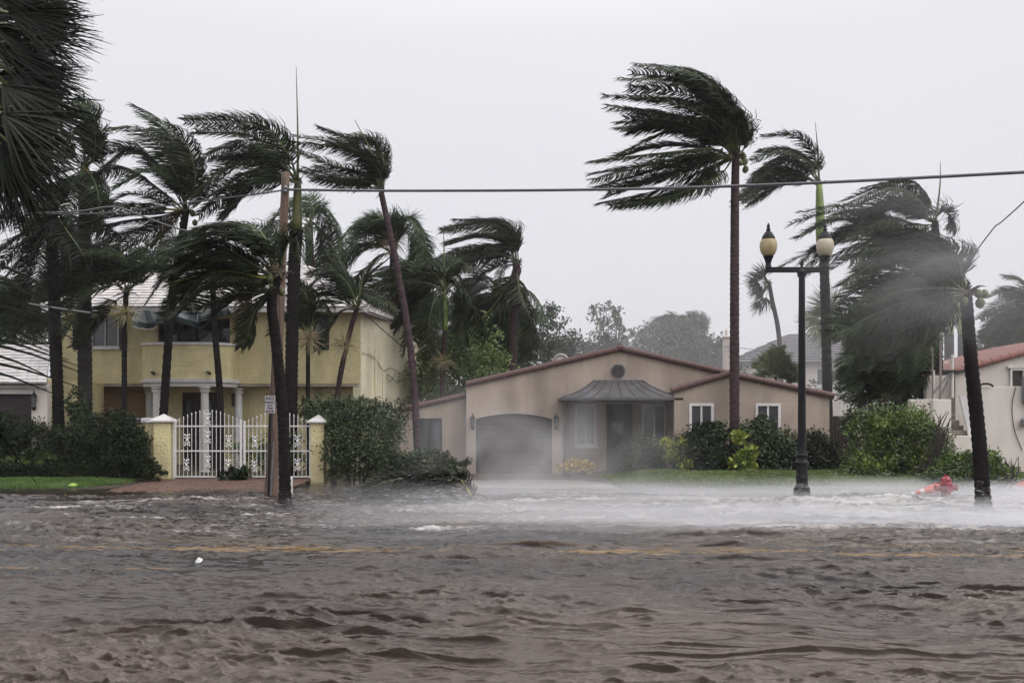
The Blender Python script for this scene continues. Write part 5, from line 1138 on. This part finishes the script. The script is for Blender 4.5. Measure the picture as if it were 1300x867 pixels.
farpalm('faint wind-bent palm above the misty trees, left one of the pair', (866,425), 78, [[(850,405),(835,408),(815,420)], [(850,412),(835,420),(820,435)], [(858,404),(850,400),(832,405)], [(855,420),(845,432),(835,448)]])
farpalm('faint wind-bent palm above the misty trees, right one of the pair', (891,428), 78, [[(885,412),(872,410),(858,418)], [(882,418),(870,422),(858,435)], [(892,414),(885,408),(870,410)], [(895,425),(890,435),(880,445)]])

# foreground palm whose crown hangs into the top left corner (9 m from the camera)
YN = 9.0
fp = thing('fan_palm', 'huge near fan palm whose spiky dark leaves fill the upper left corner', 'palm tree', (X(-190,YN), YN, 0))
trunk(fp, [(X(-190,YN),YN,-.15), (X(-185,YN),YN,3.0), P(-150,40,YN)], .22, .2, m_trunk_d)
cN = P(-110,60,YN)
for i in range(58):
    u = i/57; a = R(4-62*u+random.uniform(-9,9)); hx0 = random.uniform(-45,28)-20*abs(u-.35); hy0 = -30+u*235+random.uniform(-18,18)
    dpt = random.uniform(-1.1,1.1); hx0 += 22; hy0 += 12; h = P(hx0, hy0, YN+dpt); d = np.array((math.cos(a), random.uniform(-.35,.35), math.sin(a)))
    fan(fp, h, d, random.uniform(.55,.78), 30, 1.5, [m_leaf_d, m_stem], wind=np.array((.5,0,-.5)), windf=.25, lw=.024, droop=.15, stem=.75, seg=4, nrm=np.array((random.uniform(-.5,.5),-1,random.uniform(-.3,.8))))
for i in range(16):     # lower hanging leaves reaching in over the hedge
    s0 = P(-60+random.uniform(-20,10), 320+i*11, YN-1); tipp = P(random.uniform(60,118), 385+i*9, YN-1+random.uniform(-.4,.4)); 
    if i > 13: tipp = P(random.uniform(20,50), 500+i*8, YN-1)
    mb = MB(); c3 = curve([s0, s0*.5+tipp*.5+np.array((0,0,.05)), tipp], 6)
    V = []; 
    for k, q in enumerate(c3): wd = .019*(1-.85*k/5); V += [q+np.array((0,0,wd)), q-np.array((0,0,wd)), q+np.array((0,.004,0))]
    F = [(3*k+a_, 3*k+3+a_, 3*k+3+(a_+1)%3, 3*k+(a_+1)%3) for k in range(5) for a_ in range(3)]
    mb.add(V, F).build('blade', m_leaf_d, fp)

# ================================================================ hedges, shrubs, broadleaf trees
gh = 'shrubs along the bungalow front'; gl = 'dark hedges before the yellow house'
def hedge_box(name, label, px0, px1, Y0, Y1, z1, n, m, size=.09, group=None, wob=.12, z0=0):
    x0, x1 = X(px0,(Y0+Y1)/2), X(px1,(Y0+Y1)/2); root = thing(name, label, 'hedge', ((x0+x1)/2, (Y0+Y1)/2, 0), group)
    u = rng.uniform(0,1,n); v = rng.uniform(0,1,n); f = rng.integers(0,10,n); x = x0+(x1-x0)*u
    y = np.where(f < 5, Y0, np.where(f < 9, Y0+(Y1-Y0)*v, Y0+(Y1-Y0)*v)); z = np.where(f < 5, z0+(z1-z0)*v, np.where(f < 9, z1, z0+(z1-z0)*rng.uniform(0,1,n)))
    wv = wob*pnoise(x*1.1, z*2+y*.5, 31)+wob*.5*pnoise(x*3.3, z*4+y, 32); y = y-np.where(f<5, wv, 0); z = np.where((f>=5)&(f<9), z+wv, z)
    p = np.stack([x,y,z],1)+rng.normal(0,.035,(n,3)); d = unit(rng.normal(0,1,(n,3))+np.array((-.3,-.5,.5))); s = unit(np.cross(d, rng.normal(0,1,(n,3)))); L_ = (size*rng.uniform(.6,1.3,n))[:,None]
    V = np.stack([p, p+d*L_*.5+s*L_*.3, p+d*L_, p+d*L_*.5-s*L_*.3],1).reshape(-1,3); mesh_np('foliage', V, np.arange(4*n).reshape(n,4), m, root)
    mb = MB(); k = 0
    for i in range(k):
        a = np.array((x0+(i+.5)*(x1-x0)/k, (Y0+Y1)/2, -.05)); 
        for j in range(3): mb.tube([a, a+np.array((random.uniform(-.2,.2), random.uniform(-.2,.2), (z1-z0)*.9))], [.02,.008], 4, False)
    mb.box(x0+.1, x1-.1, Y0+.12, Y1-.12, -.05, z1-.12).build('branches', m_bark, root); return root
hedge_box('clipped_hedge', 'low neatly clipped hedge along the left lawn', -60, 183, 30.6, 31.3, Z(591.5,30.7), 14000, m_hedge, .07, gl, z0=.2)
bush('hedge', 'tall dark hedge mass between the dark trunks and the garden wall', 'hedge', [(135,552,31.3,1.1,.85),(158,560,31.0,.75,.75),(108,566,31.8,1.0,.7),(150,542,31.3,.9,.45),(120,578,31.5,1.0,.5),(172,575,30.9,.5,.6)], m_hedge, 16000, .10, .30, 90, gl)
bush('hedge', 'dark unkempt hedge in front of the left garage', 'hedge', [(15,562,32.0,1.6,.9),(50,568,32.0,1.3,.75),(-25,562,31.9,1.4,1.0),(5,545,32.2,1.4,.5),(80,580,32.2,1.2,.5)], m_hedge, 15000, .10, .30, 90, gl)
bush('shrub', 'low rounded green shrub between clipped hedge and dark trunks', 'shrub', [(50,584,31.7,1.4,.3),(15,587,31.7,1.1,.25)], m_hedge_l, 3500, .07, .4, 40, gl)
bush('shrub', 'leafy low plants at the foot of the left gate pillar', 'shrub', [(178,590,30.7,.6,.42),(195,600,30.5,.45,.25),(150,585,30.8,.6,.4)], m_hedge, 4200, .10, .35, 30, gl)
bush('shrub', 'yellow green weeds climbing at the foot of the pale trunk', 'shrub', [(103,545,32.8,.45,.9),(98,515,32.8,.35,.6),(112,560,32.8,.5,.5)], m_bush, 2600, .12, .4, 26, gl)
bush('shrub', 'small dark weed in the middle of the gate', 'shrub', [(295,605,30.9,.45,.18),(306,600,31.0,.3,.2)], m_hedge, 900, .14, .5, 10)
bush('bush', 'large round green bush against the right gate pillar', 'bush', [(455,560,31.5,1.25,1.25),(425,530,32,1.1,.7),(480,565,31.5,1.0,1.1),(445,520,32,1.3,.5),(430,580,31,.6,.8),(490,530,32.5,.8,.6),(400,518,33.5,.8,.4)], m_bush, 19000, .10, .28, 120)
bush('bush', 'light green hedge top glimpsed through the gate bars', 'bush', [(375,565,33,1.2,.5),(330,570,33.2,1.3,.4),(350,580,33,1.5,.4)], m_hedge_l, 4000, .10, .35, 40)
bush('bush', 'low misty bush right of the round bush in front of the left wing', 'bush', [(540,588,31,1.1,.45),(505,590,31,.9,.5),(570,592,31,.7,.35)], m_bush, 6500, .11, .3, 50)
bush('flowering_shrub', 'small shrub with yellow leaves below the canopy window', 'shrub', [(731,592,33.4,.55,.22),(718,594,33.4,.3,.16),(745,593,33.4,.3,.18)], m_flower, 1300, .10, .45, 18, gh)
bush('shrub', 'round dull green shrub in front of the recessed front door', 'shrub', [(818,573,32.8,.65,.55),(806,585,32.6,.5,.35),(835,580,32.9,.55,.45)], m_bush, 5200, .09, .3, 50, gh)
bush('croton', 'yellow-leaved croton at the left end of the wing shrubs', 'shrub', [(860,572,32.5,.42,.42),(872,590,32.2,.3,.25),(850,562,32.6,.25,.22)], m_bush_y, 1500, .13, .35, 22, gh)
bush('bush', 'dark glossy bush under the left window of the wing', 'bush', [(895,572,32.6,.95,.85),(915,585,32.2,.9,.6),(880,580,32.6,.8,.6),(905,550,32.9,.6,.4)], m_hedge, 9500, .13, .3, 70, gh)
bush('croton', 'bright yellow croton right of the palm trunk foot', 'shrub', [(944,588,31.6,.35,.25),(952,574,31.8,.25,.2),(937,555,32.2,.22,.16)], m_bush_y, 620, .22, .35, 12, gh)
bush('bush', 'green bush covering the bottom of the right window of the wing', 'bush', [(965,562,32.6,.8,.85),(985,575,32.6,1.0,.75),(958,585,32.2,.7,.6),(970,545,32.8,.5,.4)], m_bush, 9500, .13, .3, 70, gh)
bush('bush', 'dim bush behind the lamp post at the end of the wing', 'bush', [(1025,570,33,1.0,.8),(1045,580,33,.7,.8),(1005,585,32.8,.8,.55)], m_hedge, 8000, .10, .3, 60, gh)
bush('bush', 'very large bright-topped bush right of the timber gate', 'bush', [(1120,565,30.5,1.1,1.15),(1150,560,30.5,1.2,1.1),(1105,540,31,.9,.7),(1135,535,31,1.2,.6),(1175,570,30,.8,.9),(1130,590,29.8,1.4,.6)], m_hedge_l, 24000, .11, .28, 130, group='bushes by the white house')
bush('bush', 'low wind-bent bush with bare stems behind the near right palm', 'bush', [(1225,600,27.0,.9,.55),(1250,592,27.0,.8,.45),(1205,608,26.8,.7,.5),(1270,605,26.9,.55,.4),(1230,585,27.2,.9,.22)], m_hedge_l, 12000, .09, .28, 90, group='bushes by the white house', stems=30)
t = thing('bare_branches', 'tangle of bare dark branches between big bush and stair wall', 'branches', (X(1205,29),29,0)); 
for i in range(16):
    a = P(1150+random.uniform(0,40), 600, 29); a[2] = 0; e_ = P(1195+random.uniform(-12,14), 530+random.uniform(-18,30), 29+random.uniform(-.4,.4)); MB().tube(curve([a, a*.4+e_*.6+np.array((.2,0,.35)), e_+np.array((.1,0,-.05))], 8), np.linspace(.03,.008,8), 5).build('branch', m_bark, t)
for i in range(10):
    a = P(1255+random.uniform(0,25), 632, 26.3); a[2] = 0; e_ = P(1270+random.uniform(-10,26), 590+random.uniform(-12,20), 26.3); MB().tube(curve([a, a*.5+e_*.5+np.array((.12,0,.0)), e_], 6), np.linspace(.025,.008,6), 5).build('branch', m_bark, t)

tree('tree', 'bright green leafy tree between the two houses', [(575,480,0,1.8,1.5),(600,450,.5,1.6,1.6),(560,505,0,1.6,1.2),(620,485,.8,1.5,1.3),(545,470,.5,1.2,1.2)], 40.5, (585,560), m_tree_l, 12000, .16, clump=.3, nc=60)
tree('tree', 'tall dark tree behind the hooked palm', [(618,410,0,1.8,1.8),(640,430,.5,2,1.8),(600,430,0,1.8,1.6),(650,460,.5,1.8,1.3),(595,385,0,1.2,1.0)], 52, (625,560), m_tree, 9500, .2, clump=.32, nc=60)
tree('tree', 'airy grey green tree with ragged top right of the hooked palm', [(685,415,0,1.6,1.5),(675,450,0,2.2,1.5),(705,440,.5,1.8,1.2),(690,398,0,1.0,.8),(725,458,1,1.8,1.0)], 54, (690,560), m_tree, 6800, .2, clump=.28, nc=60)
tree('tree', 'low hazy trees behind the gable left of its peak', [(745,450,0,2.6,1.3),(775,455,1,2.2,1.2),(720,468,0,2,1)], 66, (750,560), m_tree, 6000, .24, clump=.3, nc=60)
tree('tree', 'sparse spindly tree sticking up right of the roof peak', [(770,402,0,1.0,.9),(777,420,0,1.1,.9),(768,438,0,.7,.8),(785,395,0,.5,.4)], 60, (775,560), m_tree, 1300, .22, clump=.3, nc=24, limbs=18, r0=.1)
tree('tree', 'broad misty tree mass left of the faint palms', [(830,440,0,2.8,1.8),(850,425,1,2.4,1.6),(805,455,0,2.2,1.4),(870,455,1,3,1.6)], 72, (840,560), m_tree, 9000, .28, clump=.3, nc=70)
tree('tree', 'misty tree right of the faint palms beside the chimney', [(890,455,0,2.6,1.8),(905,445,1,1.6,1.4),(875,465,0,2,1.2)], 68, (890,560), m_tree, 6000, .26, clump=.3, nc=60)
tree('tree', 'dark tree filling the gap left of the yellow house', [(30,395,0,2.4,2.0),(55,420,0,2.2,1.8),(10,425,1,2.4,1.8),(80,400,1,2,1.8),(-20,400,0,3,2.5)], 48, (35,560), m_tree, 9500, .2, clump=.32, nc=70, group='trees behind the yellow house')
tree('tree', 'dark tree above the left part of the yellow house roof', [(130,345,0,2.6,1.4),(165,340,0,2.4,1.6),(110,330,1,2,1.5),(195,335,1,2.2,1.2)], 52, (150,560), m_tree, 8000, .2, clump=.32, nc=70, group='trees behind the yellow house')
tree('tree', 'dark green tree behind the right corner of the yellow house', [(545,430,0,1.8,2.0),(530,400,1,1.8,1.6),(555,400,1,1.4,1.4)], 50, (545,560), m_tree, 6500, .2, clump=.32, nc=50, group='trees behind the yellow house')
tree('tree', 'dark tree right of the grey-roofed house', [(1135,470,0,1.6,1.3),(1155,485,0,2,1.4),(1115,500,0,1.6,1.0),(1165,505,0,2,1.3)], 44, (1135,560), m_tree, 9000, .18, clump=.32, nc=60, group='trees by the white house')
tree('tree', 'hazy low tree beyond the red tiled roof', [(1285,440,0,2.0,1.1),(1310,435,0,2,1.3),(1265,452,0,1.4,.8)], 62, (1290,560), m_tree_l, 4500, .24, clump=.3, nc=40, group='trees by the white house')
tree('tree', 'far tree line filling the gap between bungalow and grey-roofed house', [(955,492,0,2.0,.7),(1000,500,0,2.4,.7),(938,482,0,1.0,.9)], 58, (970,560), m_tree, 4500, .22, clump=.3, nc=50, group='trees by the white house')
fb = thing('far_hedge', 'long dark hedge closing the back gardens', 'hedge', (0,76,0))
x = rng.uniform(-75,75,26000); z = rng.uniform(0,1,26000)*(2.6+1.2*pnoise(x*.15, x*0, 41)+.5*pnoise(x*.9, x*0, 42)); p = np.stack([x, 76+rng.normal(0,.6,26000), z],1)
d = unit(rng.normal(0,1,(26000,3))); s = unit(np.cross(d, rng.normal(0,1,(26000,3)))); V = np.stack([p, p+d*.2+s*.12, p+d*.4, p+d*.2-s*.12],1).reshape(-1,3)
mesh_np('foliage', V, np.arange(4*26000).reshape(-1,4), m_tree, fb)

# fallen fronds lying in the water
t = thing('fallen_frond', 'big fallen palm frond lying in the shallow water before the round bush', 'fallen frond', (X(530,25.3), 25.3, 0))
for q in ([(592,628),(560,617),(500,623),(440,638)], [(594,632),(565,624),(520,626),(460,640)], [(590,634),(560,628),(505,634),(455,641)], [(585,626),(545,613),(500,618),(462,630)], [(596,634),(575,620),(545,619),(505,636)], [(598,637),(585,618),(572,613),(552,622)], [(592,636),(550,632),(510,638),(470,642)], [(590,630),(570,614),(530,612),(490,622)]):
    frond(t, [P(a_, b_-9, 25.0+random.uniform(-.4,.4)) for a_, b_ in q], .42, 60, wind=np.array((-1.0,-.2,-.12)), windf=.7, lw=.045, mats=[m_leaf_d, m_stem_y if random.random() < .3 else m_stem], droop=.1)
fan(t, P(596,634,25.0), (-.35,-.1,.9), .55, 30, 2.2, [m_dead, m_dead], lw=.08, stem=.2); fan(t, P(580,634,24.8), (-.6,-.1,.7), .6, 30, 2.0, [m_dead, m_dead], lw=.07, stem=.2); fan(t, P(560,636,24.9), (-.9,-.1,.45), .75, 30, 1.6, [m_leaf_d, m_dead], lw=.06, stem=.2)
MB().tube(curve([P(592,628,25.1), P(606,627,25), P(622,632,24.9), P(636,634,24.8)], 10), .022, 5).build('broken_stalk', m_bark, t)
# wind-torn leaves and twigs scattered over the lawns and the shallow water
n_ = 900; x = rng.uniform(-14, 15, n_); y = rng.uniform(20, 32.5, n_); k_ = (x > 3.6) | (x < -11) | (y < 28); x, y = x[k_], y[k_]; n_ = len(x)
z = np.where(y < 26, .015, ground_h(x, y)+.06); p_ = np.stack([x, y, z], 1); d = unit(rng.normal(0,1,(n_,3))*np.array((1,1,.15))); s = unit(np.cross(d, np.array((0,0,1.))+rng.normal(0,.3,(n_,3)))); l_ = rng.uniform(.05,.28,n_)[:,None]
V = np.stack([p_, p_+d*l_*.5+s*.02, p_+d*l_, p_+d*l_*.5-s*.02], 1).reshape(-1,3)
tag(mesh_np('leaf_debris', V, np.arange(4*n_).reshape(n_,4), m_dead), 'torn brown leaves and twigs strewn over lawn and water', 'debris', kind='stuff')
# flying drops torn off the water surface, drawn out along the wind
n_ = 60000; x = rng.uniform(-5, 16, n_); y = rng.uniform(15.2, 27, n_); z = rng.exponential(.16, n_)+.03
k_ = (pnoise(x*.35, y*1.3, 61)+.5*pnoise(x*1.2, y*4, 62)+.02*x > .18) & (z < 1.2); x, y, z = x[k_], y[k_], z[k_]; n_ = len(x)
p_ = np.stack([x, y, z], 1); d = unit(np.array((-1,0,.02))+rng.normal(0,.08,(n_,3))); s = unit(np.cross(d, rng.normal(0,1,(n_,3)))); l_ = rng.uniform(.02,.10,n_)[:,None]; wd = rng.uniform(.0006,.0020,n_)[:,None]
V = np.stack([p_-s*wd, p_+s*wd, p_+d*l_+s*wd, p_+d*l_-s*wd], 1).reshape(-1,3)
tag(mesh_np('spray_drops', V, np.arange(4*n_).reshape(n_,4), m_foamw), 'fine white drops streaming low over the flooded road', 'spray', kind='stuff')

# ================================================================ spray and haze
def volume_mat(name, dens, scale, st, lo, hi, fade, color=(.94,.94,.97), seed=0, g=.2, step=.06, shapes=(), det=4):
    m = bpy.data.materials.new(name); m.use_nodes = True; t_ = m.node_tree; N = t_.nodes; Lk = t_.links.new; N.remove(N['Principled BSDF'])
    v = N.new('ShaderNodeVolumePrincipled'); v.inputs['Color'].default_value = (*color,1); v.inputs['Anisotropy'].default_value = g
    Lk(v.outputs[0], N['Material Output'].inputs['Volume'])
    if scale is None: v.inputs['Density'].default_value = dens; return m
    tcn = N.new('ShaderNodeTexCoord'); mp = N.new('ShaderNodeMapping'); mp.inputs['Scale'].default_value = st; mp.inputs['Location'].default_value = (seed*3.1, seed, 0); Lk(tcn.outputs['Object'], mp.inputs[0])
    n = N.new('ShaderNodeTexNoise'); n.inputs['Scale'].default_value = scale; n.inputs['Detail'].default_value = det; n.inputs['Roughness'].default_value = .55; n.inputs['Distortion'].default_value = .6; Lk(mp.outputs[0], n.inputs['Vector'])
    r_ = N.new('ShaderNodeMapRange'); r_.interpolation_type = 'SMOOTHSTEP'; r_.inputs['From Min'].default_value = lo; r_.inputs['From Max'].default_value = hi; Lk(n.outputs['Fac'], r_.inputs[0]); cur = r_.outputs[0]
    # soft envelope: falls to nothing before reaching the box faces (normalised object coordinates)
    sp = N.new('ShaderNodeSeparateXYZ'); Lk(tcn.outputs['Generated'], sp.inputs[0])
    def mul(a_, b_):
        q = N.new('ShaderNodeMath'); q.operation = 'MULTIPLY'; Lk(a_, q.inputs[0]); Lk(b_, q.inputs[1]); return q.outputs[0]
    for ax, (a0, a1, b0, b1) in fade.items():
        for (p_, q_, up) in ((a0, a1, 1), (b0, b1, 0)):
            if p_ == q_: continue
            k = N.new('ShaderNodeMapRange'); k.interpolation_type = 'SMOOTHSTEP'; k.inputs['From Min'].default_value = p_; k.inputs['From Max'].default_value = q_
            k.inputs['To Min'].default_value = 0 if up else 1; k.inputs['To Max'].default_value = 1 if up else 0; Lk(sp.outputs[ax], k.inputs[0]); cur = mul(cur, k.outputs[0])
    q = N.new('ShaderNodeMath'); q.operation = 'MULTIPLY'; Lk(cur, q.inputs[0]); q.inputs[1].default_value = dens; Lk(q.outputs[0], v.inputs['Density'])
    m.cycles.volume_step_rate = step; return m
def vbox(name, x0, x1, y0, y1, z0, z1, m, label=None):
    o_ = MB().box(x0, x1, y0, y1, z0, z1).build(name, m); tag(o_, label, 'spray' if name != 'haze' else 'haze', kind='stuff'); return o_
vbox('haze', -350, 350, -50, 690, -1.3, 17, volume_mat('haze_air', .0004, None, None, 0, 0, None, (.93,.93,.95)), 'thin grey rain haze over the whole street')
vbox('spray', -7, 17, 14.6, 30, -.1, 1.2, volume_mat('low_spray', 2.1, .8, (.16,1.5,2.2), .40, .66, {'X':(.06,.38,.96,1), 'Y':(.0,.22,.62,.95), 'Z':(0,0,.02,.46)}, seed=2, step=.07), 'white windblown spray skimming the flooded road')
vbox('spray', -6, 7, 27, 34.9, -.1, 4.2, volume_mat('drifting_spray', .22, .55, (.75,1,.75), .44, .68, {'X':(.12,.40,.62,.95), 'Y':(0,.3,.9,1), 'Z':(0,0,.0,.95)}, seed=5, step=.12, det=5), 'pale spray drifting up before the garage door and canopy')
vbox('spray', 5.2, 11.8, 18.4, 21, 2.6, 7.2, volume_mat('lofted_spray', .20, .9, (.45,1,1.3), .38, .66, {'X':(0,.5,.5,1), 'Y':(0,.3,.7,1), 'Z':(0,.5,.5,1)}, seed=8, step=.12, det=5), 'puff of spray blowing past the near right palm crown')
vbox('mist', -14, 45, 37.5, 90, -.1, 16.5, volume_mat('rain_mist', .014, .12, (1,1,1), .2, .75, {'X':(0,.35,.8,1), 'Y':(0,.15,.9,1), 'Z':(0,0,.3,1)}, seed=4, step=.4, det=1), 'grey rain mist veiling the trees behind the bungalow')
